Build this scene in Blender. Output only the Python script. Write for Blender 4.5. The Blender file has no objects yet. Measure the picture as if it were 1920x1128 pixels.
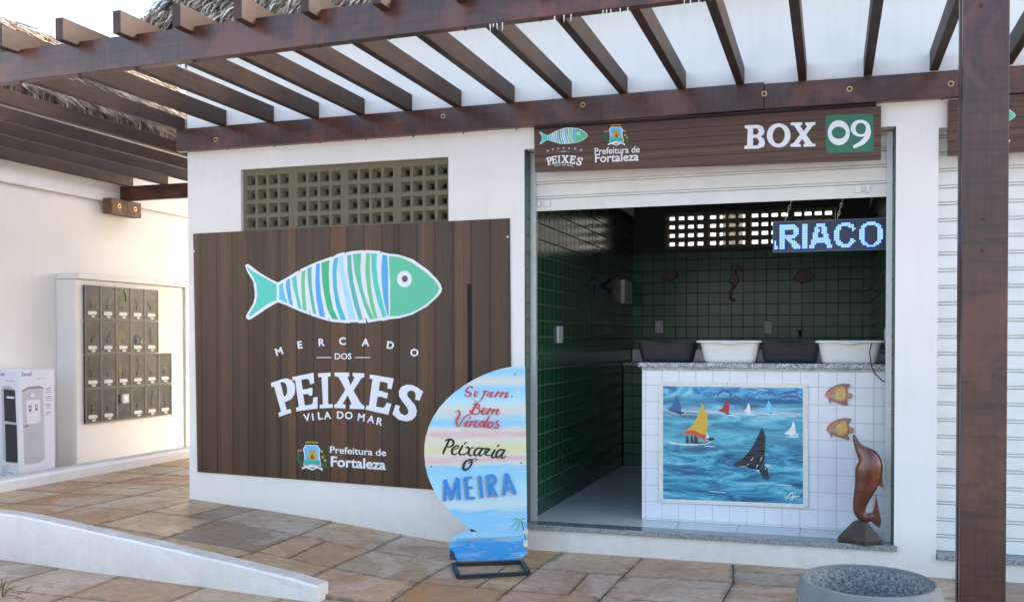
import bpy, math, random
from mathutils import Vector
random.seed(7)
R=math.radians
C=bpy.context.scene.collection
# ---------------------------------------------------------------- survey: recovers real positions on known planes from the surveyed viewpoint
F,PX,PY,YAW,PIT,CX,D,H=1715.2,1048.1,663.5,.2883,-.0146,1.1266,6.6455,1.6
def ray(u,v):
    a=(u-PX)/F;b=(v-PY)/F
    c,s=math.cos(PIT),math.sin(PIT); yy=c+s*b; z=s-c*b
    c,s=math.cos(YAW),math.sin(YAW); return Vector((c*a-s*yy,s*a+c*yy,z))
EYE=Vector((CX,-D,H))
class Plane:
    def __init__(s,o,n): s.o=Vector(o); s.n=Vector(n).normalized()
    def __call__(s,u,v,off=0.0):
        r=ray(u,v); o=s.o+s.n*off
        return EYE+r*((o-EYE).dot(s.n)/r.dot(s.n))
def FY(y): return Plane((0,y,0),(0,-1,0))
# ---------------------------------------------------------------- materials
def mat(name): 
    m=bpy.data.materials.new(name); m.use_nodes=True; nt=m.node_tree
    return m,nt,nt.nodes['Principled BSDF']
def nd(nt,t,**k):
    n=nt.nodes.new(t)
    for a,b in k.items():
        if a.startswith('_'): n.inputs[a[1:].replace('_',' ')].default_value=b
        else: setattr(n,a,b)
    return n
def ln(nt,a,b): nt.links.new(a,b)
def pos(nt,scale=(1,1,1),loc=(0,0,0),rot=(0,0,0)):
    g=nd(nt,'ShaderNodeNewGeometry'); mp=nd(nt,'ShaderNodeMapping')
    mp.inputs['Scale'].default_value=scale; mp.inputs['Location'].default_value=loc; mp.inputs['Rotation'].default_value=rot
    ln(nt,g.outputs['Position'],mp.inputs['Vector']); return mp.outputs[0]
def noise(nt,vec,sc,det=4,rough=.55,dist=0):
    n=nd(nt,'ShaderNodeTexNoise'); n.inputs['Scale'].default_value=sc; n.inputs['Detail'].default_value=det
    n.inputs['Roughness'].default_value=rough; n.inputs['Distortion'].default_value=dist
    ln(nt,vec,n.inputs['Vector']); return n.outputs['Fac']
def ramp(nt,fac,stops,interp='LINEAR'):
    r=nd(nt,'ShaderNodeValToRGB'); r.color_ramp.interpolation=interp; e=r.color_ramp.elements
    while len(e)>1: e.remove(e[0])
    e[0].position=stops[0][0]; e[0].color=(*stops[0][1],1)
    for p,c in stops[1:]:
        x=e.new(p); x.color=(*c,1)
    ln(nt,fac,r.inputs['Fac']); return r.outputs['Color']
def mix(nt,fac,a,b,bt='MIX'):
    m=nd(nt,'ShaderNodeMix',data_type='RGBA',blend_type=bt)
    for i,v in ((0,fac),(6,a),(7,b)):
        if isinstance(v,(int,float)): m.inputs[i].default_value=v
        elif isinstance(v,tuple): m.inputs[i].default_value=(*v,1)
        else: ln(nt,v,m.inputs[i])
    return m.outputs[2]
def mth(nt,op,a,b=None):
    m=nd(nt,'ShaderNodeMath',operation=op)
    for i,v in ((0,a),(1,b)):
        if v is None: continue
        if isinstance(v,(int,float)): m.inputs[i].default_value=v
        else: ln(nt,v,m.inputs[i])
    return m.outputs[0]
def bump(nt,b,h,st=.3,dist=.01):
    n=nd(nt,'ShaderNodeBump'); n.inputs['Strength'].default_value=st; n.inputs['Distance'].default_value=dist
    ln(nt,h,n.inputs['Height']); ln(nt,n.outputs[0],b.inputs['Normal'])
def setc(nt,b,c):
    if isinstance(c,tuple): b.inputs['Base Color'].default_value=(*c,1)
    else: ln(nt,c,b.inputs['Base Color'])
def plain(name,c,rough=.5,metal=0,var=.12,emit=0,sc=30,bst=0,coat=0):
    m,nt,b=mat(name)
    b.inputs['Roughness'].default_value=rough; b.inputs['Metallic'].default_value=metal
    if coat: b.inputs['Coat Weight'].default_value=coat; b.inputs['Coat Roughness'].default_value=.15
    v=pos(nt); n=noise(nt,v,sc,3)
    col=ramp(nt,n,[(.3,tuple(x*(1-var) for x in c)),(.7,tuple(min(1,x*(1+var)) for x in c))]); ln(nt,col,b.inputs['Base Color'])
    if emit: ln(nt,col,b.inputs['Emission Color']); b.inputs['Emission Strength'].default_value=emit
    if bst: bump(nt,b,n,bst,.003)
    return m
def plaster(name,c,dirt=(.55,.52,.47),amt=.35,top=False):
    m,nt,b=mat(name); b.inputs['Roughness'].default_value=.85
    v=pos(nt); n1=noise(nt,v,1.3,5,.6); n2=noise(nt,v,60,4,.7); n3=noise(nt,pos(nt,(9,9,.9)),1.6,5,.6)
    col=ramp(nt,n1,[(.3,tuple(x*.93 for x in c)),(.65,c)])
    f=ramp(nt,n3,[(.52,(0,0,0)),(.75,(1,1,1))]); f=mth(nt,'MULTIPLY',f,amt*.45)
    col=mix(nt,f,col,dirt)
    spl=noise(nt,pos(nt,(1,1,1.2)),7,8,.75); fs=ramp(nt,spl,[(.68,(0,0,0)),(.74,(1,1,1))]); fs=mth(nt,'MULTIPLY',fs,amt)
    col=mix(nt,fs,col,dirt)
    # splash dirt just above the ground
    g=nd(nt,'ShaderNodeSeparateXYZ'); ln(nt,v,g.inputs[0])
    lo=nd(nt,'ShaderNodeMapRange'); ln(nt,g.outputs[2],lo.inputs[0]); lo.inputs[1].default_value=.02; lo.inputs[2].default_value=.3; lo.inputs[3].default_value=1; lo.inputs[4].default_value=0
    fd=mth(nt,'MULTIPLY',lo.outputs[0],mth(nt,'MULTIPLY',noise(nt,v,9,6,.7),.85)); col=mix(nt,fd,col,(.5,.44,.36))
    if top:
        gn=nd(nt,'ShaderNodeNewGeometry'); sn=nd(nt,'ShaderNodeSeparateXYZ'); ln(nt,gn.outputs['Normal'],sn.inputs[0])
        ft=mth(nt,'MULTIPLY',ramp(nt,sn.outputs[2],[(.7,(0,0,0)),(.95,(1,1,1))]),mth(nt,'ADD',mth(nt,'MULTIPLY',ramp(nt,noise(nt,v,6,7,.75),[(.35,(0,0,0)),(.65,(1,1,1))]),.5),.4)); col=mix(nt,ft,col,(.40,.36,.32))
        ck=noise(nt,v,24,5,.8); col=mix(nt,ramp(nt,ck,[(.70,(0,0,0)),(.715,(1,1,1))]),col,(.22,.19,.17))
    setc(nt,b,col)
    n4=noise(nt,v,5,3); h=mth(nt,'ADD',mth(nt,'MULTIPLY',n2,.25),mth(nt,'MULTIPLY',n4,1.0)); bump(nt,b,h,.35,.006); return m
def wood(name,cs,axis,rough=.4,gsc=1,coat=.3,bst=.25):
    # cs: three colours; axis: grain direction
    m,nt,b=mat(name); b.inputs['Roughness'].default_value=rough
    b.inputs['Coat Weight'].default_value=coat; b.inputs['Coat Roughness'].default_value=.25
    s=[14,14,14]; s['xyz'.index(axis)]=.9; v=pos(nt,tuple(x*gsc for x in s))
    big=noise(nt,pos(nt,(1.5,1.5,1.5)),1.2,4,.6); g=noise(nt,v,3,8,.65,.6); fi=noise(nt,pos(nt,tuple(x*gsc*4 for x in s)),3,3)
    base=ramp(nt,g,[(.32,cs[0]),(.5,cs[1]),(.7,cs[2])])
    base=mix(nt,mth(nt,'MULTIPLY',big,.55),base,tuple(x*.45 for x in cs[0]))
    bl=noise(nt,pos(nt,(.8,.8,.8)),3,5,.7); f=ramp(nt,bl,[(.5,(0,0,0)),(.62,(1,1,1))]); base=mix(nt,mth(nt,'MULTIPLY',f,.4),base,tuple(min(1,x*1.7) for x in cs[1]))
    if axis!='y':
        sv=noise(nt,pos(nt,(30,30,1.2) if axis=='x' else (1.2,1.2,22)),1.5,4,.6); base=mix(nt,ramp(nt,sv,[(.5,(0,0,0)),(.7,(.75,.75,.75))]),base,tuple(x*.4 for x in cs[0]))
        wp=noise(nt,pos(nt,(1.1,1.1,1.1),(4,1,2)),2.2,5,.65,.5); base=mix(nt,ramp(nt,wp,[(.52,(0,0,0)),(.60,(.55,.55,.55))]),base,tuple(min(1,x*1.25) for x in cs[2]))
    setc(nt,b,base)
    rr=nd(nt,'ShaderNodeMapRange'); ln(nt,big,rr.inputs[0]); rr.inputs[3].default_value=rough-.12; rr.inputs[4].default_value=rough+.25; ln(nt,rr.outputs[0],b.inputs['Roughness'])
    bump(nt,b,mth(nt,'ADD',g,mth(nt,'MULTIPLY',fi,.5)),bst,.003); return m
def planks(name,horizontal,w,cols,rough=.35):
    """printed plank pattern on vinyl"""
    m,nt,b=mat(name); b.inputs['Roughness'].default_value=rough; b.inputs['Specular IOR Level'].default_value=.28
    v=pos(nt); s=nd(nt,'ShaderNodeSeparateXYZ'); ln(nt,v,s.inputs[0])
    a=s.outputs[2] if horizontal else s.outputs[0]
    q=mth(nt,'DIVIDE',a,w); k=mth(nt,'FLOOR',q); fr=mth(nt,'FRACT',q)
    wn=nd(nt,'ShaderNodeTexWhiteNoise',noise_dimensions='1D'); ln(nt,k,wn.inputs['W'])
    sub=mth(nt,'FLOOR',mth(nt,'ADD',mth(nt,'MULTIPLY',q,2.6),.3)); w2=nd(nt,'ShaderNodeTexWhiteNoise',noise_dimensions='1D'); ln(nt,sub,w2.inputs['W'])
    val=mth(nt,'ADD',mth(nt,'MULTIPLY',wn.outputs[0],.6),mth(nt,'MULTIPLY',w2.outputs[0],.4))
    col=ramp(nt,val,[(i/(len(cols)-1),c) for i,c in enumerate(cols)])
    sc=(2,1,60) if horizontal else (60,1,1.6)
    g=noise(nt,pos(nt,sc),2.2,6,.7,.8); col=mix(nt,mth(nt,'MULTIPLY',ramp(nt,g,[(.35,(1,1,1)),(.65,(0,0,0))]),.5),col,tuple(x*.35 for x in cols[0]))
    big=noise(nt,v,1.4,3); col=mix(nt,mth(nt,'MULTIPLY',big,.35),col,tuple(x*.5 for x in cols[0]))
    e=mth(nt,'MINIMUM',fr,mth(nt,'SUBTRACT',1,fr)); eg=nd(nt,'ShaderNodeMapRange'); ln(nt,e,eg.inputs[0]); eg.inputs[1].default_value=0.01; eg.inputs[2].default_value=.07; eg.inputs[3].default_value=.75; eg.inputs[4].default_value=0
    col=mix(nt,eg.outputs[0],col,(.012,.008,.006)); setc(nt,b,col)
    wr=noise(nt,v,2.3,2); bump(nt,b,mth(nt,'ADD',wr,mth(nt,'MULTIPLY',g,.03)),.25,.02); return m
def tiles(name,c1,c2,grout,size,org,wallaxis,rough=.12,gw=.004,gap_bump=.6,dirt=0,stain=None):
    """square tiles; wallaxis = axis perpendicular to the surface"""
    m,nt,b=mat(name)
    v=pos(nt,(1,1,1),tuple(-x for x in org)); s=nd(nt,'ShaderNodeSeparateXYZ'); ln(nt,v,s.inputs[0]); c=nd(nt,'ShaderNodeCombineXYZ')
    ax={'y':(0,2),'x':(1,2),'z':(0,1)}[wallaxis]
    ln(nt,s.outputs[ax[0]],c.inputs[0]); ln(nt,s.outputs[ax[1]],c.inputs[1])
    t=nd(nt,'ShaderNodeTexBrick'); t.offset=0; t.squash=1; ln(nt,c.outputs[0],t.inputs['Vector'])
    t.inputs['Scale'].default_value=1; t.inputs['Brick Width'].default_value=size; t.inputs['Row Height'].default_value=size
    t.inputs['Mortar Size'].default_value=gw; t.inputs['Mortar Smooth'].default_value=.3; t.inputs['Bias'].default_value=0
    t.inputs['Color1'].default_value=(*c1,1); t.inputs['Color2'].default_value=(*c2,1); t.inputs['Mortar'].default_value=(*grout,1)
    col=t.outputs['Color']; n=noise(nt,v,6,5,.6); col=mix(nt,mth(nt,'MULTIPLY',n,.35),col,tuple(x*.6 for x in c1))
    setc(nt,b,col)
    r=nd(nt,'ShaderNodeMapRange'); ln(nt,t.outputs['Fac'],r.inputs[0]); r.inputs[3].default_value=rough; r.inputs[4].default_value=.8; ln(nt,r.outputs[0],b.inputs['Roughness'])
    h=mth(nt,'SUBTRACT',mth(nt,'MULTIPLY',noise(nt,v,14,2),.12),t.outputs['Fac']); bump(nt,b,h,gap_bump,.004); return m
def granite(name,lo,hi,rough=.3,sc=110):
    m,nt,b=mat(name); b.inputs['Roughness'].default_value=rough
    v=pos(nt); vo=nd(nt,'ShaderNodeTexVoronoi'); vo.inputs['Scale'].default_value=sc; ln(nt,v,vo.inputs['Vector'])
    g=nd(nt,'ShaderNodeSeparateColor'); ln(nt,vo.outputs['Color'],g.inputs[0])
    col=ramp(nt,g.outputs[0],[(0,lo),(.35,tuple((a+b_)*.45 for a,b_ in zip(lo,hi))),(.75,hi),(1,tuple(min(1,x*1.25) for x in hi))])
    n=noise(nt,v,4,4); col=mix(nt,mth(nt,'MULTIPLY',n,.3),col,tuple((a+b_)/2 for a,b_ in zip(lo,hi))); setc(nt,b,col); bump(nt,b,g.outputs[0],.15,.001); return m

M={}
M['plaster']=plaster('white_plaster',(.84,.815,.785),amt=.34)
M['cream']=plaster('cream_plaster',(.82,.79,.755),amt=.2)
M['kerb']=plaster('limewashed_concrete',(.80,.79,.78),dirt=(.40,.35,.30),amt=.35,top=True)
M['beam']=wood('varnished_beam_wood',[(.032,.010,.006),(.070,.019,.010),(.12,.034,.017)],'x',.32,1,.3)
M['rafter']=wood('varnished_rafter_wood',[(.024,.012,.008),(.046,.021,.013),(.078,.034,.020)],'y',.55,1,.06)
M['post']=wood('varnished_post_wood',[(.030,.010,.007),(.058,.018,.012),(.090,.030,.019)],'z',.32,1,.3)
M['block']=wood('bracket_wood',[(.09,.04,.022),(.16,.075,.04),(.22,.11,.06)],'x',.6,2,.05)
M['slot']=plain('dark_gap',(.012,.008,.007),.9)
M['poster']=planks('printed_vertical_planks',False,.155,[(.050,.026,.014),(.12,.066,.038),(.085,.062,.040),(.20,.095,.050),(.062,.038,.023)],.36)
M['signwood']=planks('printed_horizontal_planks',True,.068,[(.09,.05,.036),(.16,.085,.058),(.12,.075,.056),(.26,.125,.075)],.38)
M['white']=plain('white_vinyl',(.78,.80,.86),.4,var=.02)
M['signgreen']=plain('green_vinyl',(.025,.16,.095),.4,var=.05)
for k,c in dict(teal=(.07,.60,.49),head=(.10,.53,.32),cy=(.08,.55,.78),bl=(.06,.40,.72),blue=(.05,.38,.85),gr=(.03,.46,.20),lgr=(.15,.56,.25),sea=(.09,.46,.38),tq=(.05,.47,.62),lb=(.38,.72,.90),pupil=(.10,.08,.07)).items(): M['f_'+k]=plain('print_'+k,c,.4,var=.02)
M['gold']=plain('print_gold',(.55,.38,.06),.4); M['golddark']=plain('print_dark_gold',(.20,.12,.02),.4); M['leafp']=plain('print_leaf',(.01,.10,.035),.4)
M['pinkp']=plain('print_pink',(.75,.15,.25),.4); M['skyp']=plain('print_sky',(.14,.50,.85),.4); M['seap']=plain('print_sea',(.03,.42,.36),.4); M['ink']=plain('print_ink',(.05,.05,.07),.5)
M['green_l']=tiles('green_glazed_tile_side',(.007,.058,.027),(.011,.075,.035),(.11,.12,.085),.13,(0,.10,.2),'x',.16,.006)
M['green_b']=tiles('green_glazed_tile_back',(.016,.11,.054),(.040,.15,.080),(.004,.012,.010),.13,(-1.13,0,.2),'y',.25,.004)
M['whitetile']=tiles('white_glazed_tile',(.80,.82,.87),(.84,.85,.89),(.55,.54,.55),.13,(-.255,0,.215),'y',.10,.003)
M['floortile']=tiles('grey_floor_tile',(.60,.64,.65),(.63,.67,.68),(.33,.35,.36),.45,(.02,.1,0),'z',.16,.004)
M['granite']=granite('grey_granite',(.06,.065,.07),(.34,.36,.37),.45,190)
M['granite_dark']=granite('dark_polished_granite',(.07,.085,.09),(.20,.225,.23),.2,230)
M['counter_granite']=granite('speckled_counter_granite',(.03,.03,.035),(.55,.56,.56),.35,120)
M['shutter']=plain('painted_shutter_metal',(.74,.75,.73),.42,var=.05,sc=6)
M['rail']=plain('aluminium_rail',(.60,.62,.62),.35,.3,var=.05)
M['olive']=plaster('olive_vent_block',(.165,.15,.098),dirt=(.12,.11,.07),amt=.3)
M['blacksteel']=plain('black_painted_steel',(.012,.017,.02),.4)
M['brass']=plain('galvanised_brass',(.55,.42,.18),.35,.8); M['rust']=plain('rusty_bolt',(.10,.055,.03),.6,.5)
M['concrete']=granite('washed_concrete',(.07,.08,.085),(.27,.30,.31),.85,125)
M['rimc']=plaster('smooth_concrete',(.17,.19,.195),dirt=(.08,.08,.078),amt=1.2)
M['tubw']=plain('white_plastic',(.78,.78,.74),.35,var=.02); M['tubb']=plain('black_plastic',(.018,.020,.024),.38,var=.1)
M['device']=plain('grey_white_plastic',(.55,.57,.57),.4); M['cable']=plain('grey_cable',(.03,.03,.035),.5)
M['dolph']=wood('carved_varnished_wood',[(.055,.010,.004),(.115,.024,.009),(.19,.048,.018)],'z',.25,1,.6,.15)
M['dbase']=plain('dark_carved_wood',(.028,.018,.011),.45,var=.4,sc=12,bst=.4)
M['darkwood']=plain('dark_ornament_wood',(.045,.020,.012),.35,var=.4); M['darkblue']=plain('dark_blue_glaze',(.02,.05,.08),.2,coat=.5)
M['leaf']=plain('green_leaf',(.035,.12,.022),.45,var=.3); M['stem']=plain('brown_stem',(.10,.06,.04),.7)
M['frame']=plain('cream_painted_frame',(.72,.72,.66),.5,var=.06)
# ---------------------------------------------------------------- mesh building
class MB:
    def __init__(s): s.v=[];s.f=[];s.m=[]
    def add(s,vs,fs,mi=0):
        n=len(s.v); s.v+= [tuple(x) for x in vs]; s.f+=[tuple(i+n for i in f) for f in fs]; s.m+=[mi]*len(fs); return s
    def box(s,x0,x1,y0,y1,z0,z1,mi=0):
        return s.add([(x0,y0,z0),(x1,y0,z0),(x1,y1,z0),(x0,y1,z0),(x0,y0,z1),(x1,y0,z1),(x1,y1,z1),(x0,y1,z1)],[(0,3,2,1),(4,5,6,7),(0,1,5,4),(1,2,6,5),(2,3,7,6),(3,0,4,7)],mi)
    def hexa(s,p,mi=0): return s.add(p,[(0,3,2,1),(4,5,6,7),(0,1,5,4),(1,2,6,5),(2,3,7,6),(3,0,4,7)],mi)
    def poly(s,pts,mi=0): return s.add(pts,[tuple(range(len(pts)))],mi)
    def prism(s,pts,vec,mi=0):
        n=len(pts); v=Vector(vec); q=[Vector(p)+v for p in pts]
        return s.add(list(pts)+q,[tuple(range(n)),tuple(range(2*n-1,n-1,-1))]+[(i,i+n,(i+1)%n+n,(i+1)%n) for i in range(n)],mi)
    def cyl(s,a,b,r,n=12,r2=None,mi=0,cap=True):
        a=Vector(a);b=Vector(b);d=(b-a).normalized();u=d.orthogonal().normalized();w=d.cross(u);r2=r if r2 is None else r2
        vs=[a+(u*math.cos(t)+w*math.sin(t))*r for t in [2*math.pi*i/n for i in range(n)]]+[b+(u*math.cos(t)+w*math.sin(t))*r2 for t in [2*math.pi*i/n for i in range(n)]]
        fs=[(i,(i+1)%n,(i+1)%n+n,i+n) for i in range(n)]
        if cap: fs+=[tuple(range(n-1,-1,-1)),tuple(range(n,2*n))]
        return s.add(vs,fs,mi)
    def tube(s,pts,r,n=8,rs=None,flat=None,mi=0):
        pts=[Vector(p) for p in pts]; vs=[];fs=[]; u=None
        for i,p in enumerate(pts):
            d=(pts[min(i+1,len(pts)-1)]-pts[max(i-1,0)]).normalized()
            if flat is not None: w=Vector(flat); u=d.cross(w).normalized()
            else:
                u=(d.orthogonal() if u is None else (u-d*u.dot(d))).normalized(); w=d.cross(u)
            rr=rs[i] if rs else (r,r)
            if not isinstance(rr,tuple): rr=(rr,rr)
            vs+=[p+u*math.cos(t)*rr[0]+w*math.sin(t)*rr[1] for t in [2*math.pi*k/n for k in range(n)]]
        for i in range(len(pts)-1): fs+=[(i*n+k,i*n+(k+1)%n,(i+1)*n+(k+1)%n,(i+1)*n+k) for k in range(n)]
        fs+=[tuple(range(n-1,-1,-1)),tuple(range((len(pts)-1)*n,len(pts)*n))]
        return s.add(vs,fs,mi)
    def build(s,name,m,parent=None,smooth=False,bevel=0,bseg=2,angle=None):
        o0=Vector(parent['_o']) if parent else Vector((0,0,0))
        me=bpy.data.meshes.new(name); me.from_pydata([tuple(Vector(v)-o0) for v in s.v],[],s.f)
        for x in (m if isinstance(m,list) else [m]): me.materials.append(x)
        for p,mi in zip(me.polygons,s.m): p.material_index=mi; p.use_smooth=smooth
        me.update(); o=bpy.data.objects.new(name,me); C.objects.link(o)
        if parent: 
            o.parent=parent; o['_o']=tuple(o0)
        if bevel:
            md=o.modifiers.new('bevel','BEVEL'); md.width=bevel; md.segments=bseg; md.limit_method='ANGLE'; md.angle_limit=R(35)
        return o
def tag(o,label=None,cat=None,group=None,kind=None):
    for k,v in (('label',label),('category',cat),('group',group),('kind',kind)):
        if v: o[k]=v
    return o
def thing(name,label,cat,loc,group=None):
    o=bpy.data.objects.new(name,None); C.objects.link(o); o.location=loc; o.empty_display_size=.1; o['_o']=tuple(loc); return tag(o,label,cat,group)
def solo(mb,name,m,label,cat,group=None,loc=None,**k):
    """single-mesh thing with its origin at loc"""
    if loc is not None: mb.v=[tuple(Vector(v)-Vector(loc)) for v in mb.v]
    o=mb.build(name,m,None,**k)
    if loc is not None: o.location=loc
    return tag(o,label,cat,group)
def structure(mb,name,m,kind='structure',**k):
    o=mb.build(name,m,None,**k); o['kind']=kind; return o
# ---------------------------------------------------------------- flat marks in survey pixels
class Ink:
    """collects flat coloured shapes lying on a plane; each shape a hair above the last"""
    def __init__(s,plane,base=.0006,step=.00012,mapf=None): s.p=plane;s.h=base;s.st=step;s.mb=MB();s.map=mapf or (lambda x,y:(x,y)); s.mats=[]
    def mi(s,m):
        if m not in s.mats: s.mats.append(m)
        return s.mats.index(m)
    def poly(s,pts,m):
        q=[s.p(*s.map(x,y),s.h) for x,y in pts]; s.mb.poly(q,s.mi(m)); s.h+=s.st
    def grid(s,vs,fs,m):
        s.mb.add([s.p(*s.map(x,y),s.h) for x,y in vs],fs,s.mi(m)); s.h+=s.st
    def ell(s,cx,cy,rx,ry,m,n=28,rot=0):
        c,sn=math.cos(rot),math.sin(rot)
        s.poly([(cx+c*rx*math.cos(t)-sn*ry*math.sin(t),cy+sn*rx*math.cos(t)+c*ry*math.sin(t)) for t in [2*math.pi*i/n for i in range(n)]],m)
    def ring(s,outer,inner,m):
        n=len(outer); s.grid(list(outer)+list(inner),[(i,(i+1)%n,(i+1)%n+n,i+n) for i in range(n)],m)
    def stroke(s,pts,w,m,taper=None,n=1,cap=True):
        """smooth brush stroke; w a width or a list of widths"""
        P=[Vector((x,y)) for x,y in pts]
        W=w if isinstance(w,list) else [w]*len(P)
        if n>1 and len(P)>2:
            Q=[];V=[]
            for i in range(len(P)-1):
                a=P[max(i-1,0)];b=P[i];c=P[i+1];d=P[min(i+2,len(P)-1)]
                for k in range(n):
                    t=k/n; Q.append(.5*((2*b)+(c-a)*t+(2*a-5*b+4*c-d)*t*t+(3*b-a-3*c+d)*t**3)); V.append(W[i]*(1-t)+W[i+1]*t)
            Q.append(P[-1]);V.append(W[-1]);P,W=Q,V
        L=[];Rr=[]
        for i,p in enumerate(P):
            d=(P[min(i+1,len(P)-1)]-P[max(i-1,0)]); d=d.normalized() if d.length else Vector((1,0)); nn=Vector((-d.y,d.x))
            L.append(p+nn*W[i]/2);Rr.append(p-nn*W[i]/2)
        k=len(P); s.grid([tuple(q) for q in L+Rr],[(i,i+1,k+i+1,k+i) for i in range(k-1)],m)
        if cap:
            for i in (0,-1): s.ell(P[i].x,P[i].y,W[i]/2,W[i]/2,m,12)
    def text(s,t,x,y,sx,sy,m,rot=0,off=.0,skew=0,slope=0,align='LEFT'):
        """built-in font; x,y baseline start; sx,sy pixels per font unit"""
        cu=bpy.data.curves.new('t','FONT'); cu.body=t; cu.offset=off; cu.fill_mode='FRONT'; cu.align_x=align; cu.resolution_u=4
        ob=bpy.data.objects.new('t',cu); C.objects.link(ob); dg=bpy.context.evaluated_depsgraph_get(); dg.update(); me=ob.evaluated_get(dg).to_mesh()
        c,sn=math.cos(rot),math.sin(rot); vs=[]
        for v in me.vertices:
            a=v.co.x*sx+skew*v.co.y*sy; b=-v.co.y*sy; vs.append((x+c*a-sn*b,y+sn*a+c*b+slope*a))
        fs=[tuple(p.vertices) for p in me.polygons]; ob.evaluated_get(dg).to_mesh_clear(); bpy.data.objects.remove(ob); bpy.data.curves.remove(cu)
        s.grid(vs,fs,m)
    def build(s,name,parent):
        return s.mb.build(name,[M[k] if isinstance(k,str) else k for k in s.mats],parent)

# ================================================================= SETTING
# ground level: flat at 0, ramp rising to the left along the building
def yk(x):   # line of the low ramp kerb
    return -1.70+(-1.88-x)*.112 if x<-1.88 else -1.70
def ramp_z(x):
    P=[(-9,.21),(-5.2,.225),(-4.16,.235),(-3.4,.18),(-2.7,.115),(-2.2,.055),(-1.75,.012),(-1.3,0),(99,0)]
    for (a,za),(b,zb) in zip(P,P[1:]):
        if x<=b: return za+(zb-za)*max(0,(x-a)/(b-a))
    return 0
gm=plain('dry_ground',(.42,.38,.34),.9,var=.2,sc=3)
structure(MB().poly([(-400,-400,-.06),(400,-400,-.06),(400,400,-.06),(-400,400,-.06)]),'ground',gm)
mort=plain('joint_mortar',(.075,.050,.035),.95,var=.4,sc=20)
# slabs
mp,nt,b=mat('sandstone_slabs'); b.inputs['Roughness'].default_value=.6
at=nd(nt,'ShaderNodeAttribute',attribute_name='tint'); sp=nd(nt,'ShaderNodeSeparateColor'); ln(nt,at.outputs['Color'],sp.inputs[0])
v=pos(nt); n1=noise(nt,v,2.6,6,.62,.6); n2=noise(nt,v,13,6,.65); n3=noise(nt,pos(nt,(1,1,1),(5,3,1)),1.1,5,.6,.8); n5=noise(nt,pos(nt,(1,1,1),(2,7,1)),4.2,7,.65,1.2)
base=ramp(nt,sp.outputs[0],[(0,(.38,.19,.07)),(.15,(.44,.28,.12)),(.32,(.50,.35,.17)),(.46,(.36,.28,.15)),(.58,(.48,.30,.18)),(.70,(.25,.20,.145)),(.8,(.44,.24,.15)),(.9,(.52,.38,.23)),(1,(.42,.17,.07))],'CONSTANT')
gry=mix(nt,mth(nt,'MULTIPLY',sp.outputs[1],.8),base,(.47,.385,.32))
c=mix(nt,ramp(nt,n1,[(.47,(0,0,0)),(.60,(.55,.55,.55))]),gry,(.31,.18,.085))
c=mix(nt,ramp(nt,n5,[(.57,(0,0,0)),(.585,(.5,.5,.5))]),c,(.30,.15,.075))
c=mix(nt,ramp(nt,n3,[(.56,(0,0,0)),(.60,(.45,.45,.45))]),c,(.55,.46,.37))
c=mix(nt,ramp(nt,n2,[(.34,(.55,.55,.55)),(.52,(0,0,0))]),c,(.23,.16,.105))
vs_=nd(nt,'ShaderNodeTexVoronoi'); vs_.inputs['Scale'].default_value=4.5; ln(nt,v,vs_.inputs['Vector'])
c=mix(nt,ramp(nt,vs_.outputs['Distance'],[(.018,(1,1,1)),(.024,(0,0,0))]),c,(.75,.73,.70))
ed=mth(nt,'ADD',sp.outputs[2],mth(nt,'MULTIPLY',mth(nt,'SUBTRACT',n2,.5),.35)); c=mix(nt,ramp(nt,ed,[(.0,(.6,.6,.6)),(.05,(.18,.18,.18)),(.12,(0,0,0))]),c,(.11,.075,.05)); setc(nt,b,c)
rg=nd(nt,'ShaderNodeMapRange'); ln(nt,n5,rg.inputs[0]); rg.inputs[1].default_value=.4; rg.inputs[2].default_value=.65; rg.inputs[3].default_value=.62; rg.inputs[4].default_value=.33; ln(nt,rg.outputs[0],b.inputs['Roughness'])
bump(nt,b,mth(nt,'ADD',n2,mth(nt,'MULTIPLY',n1,2)),.4,.012)
xs=[-8.2];
while xs[-1]<4.6: xs.append(xs[-1]+random.uniform(.60,.84))
ys=[-6.2,-5.5,-4.85,-4.2,-3.6,-3.0,-2.45,-2.05,None,-1.12,-.54,.04,.6,1.2,1.75,2.35,2.95,3.6,4.2,4.9,5.6,6.4,7.3]
J0=8
def gy(j,x,jit=0):
    return (yk(x)+.05) if j==J0 else ys[j]+jit
jx={};jy={}
for i in range(len(xs)):
    for j in range(len(ys)): jx[i,j]=random.uniform(-.035,.035); jy[i,j]=random.uniform(-.02,.02)
sb=MB(); tints=[]; mo=MB()
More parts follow.
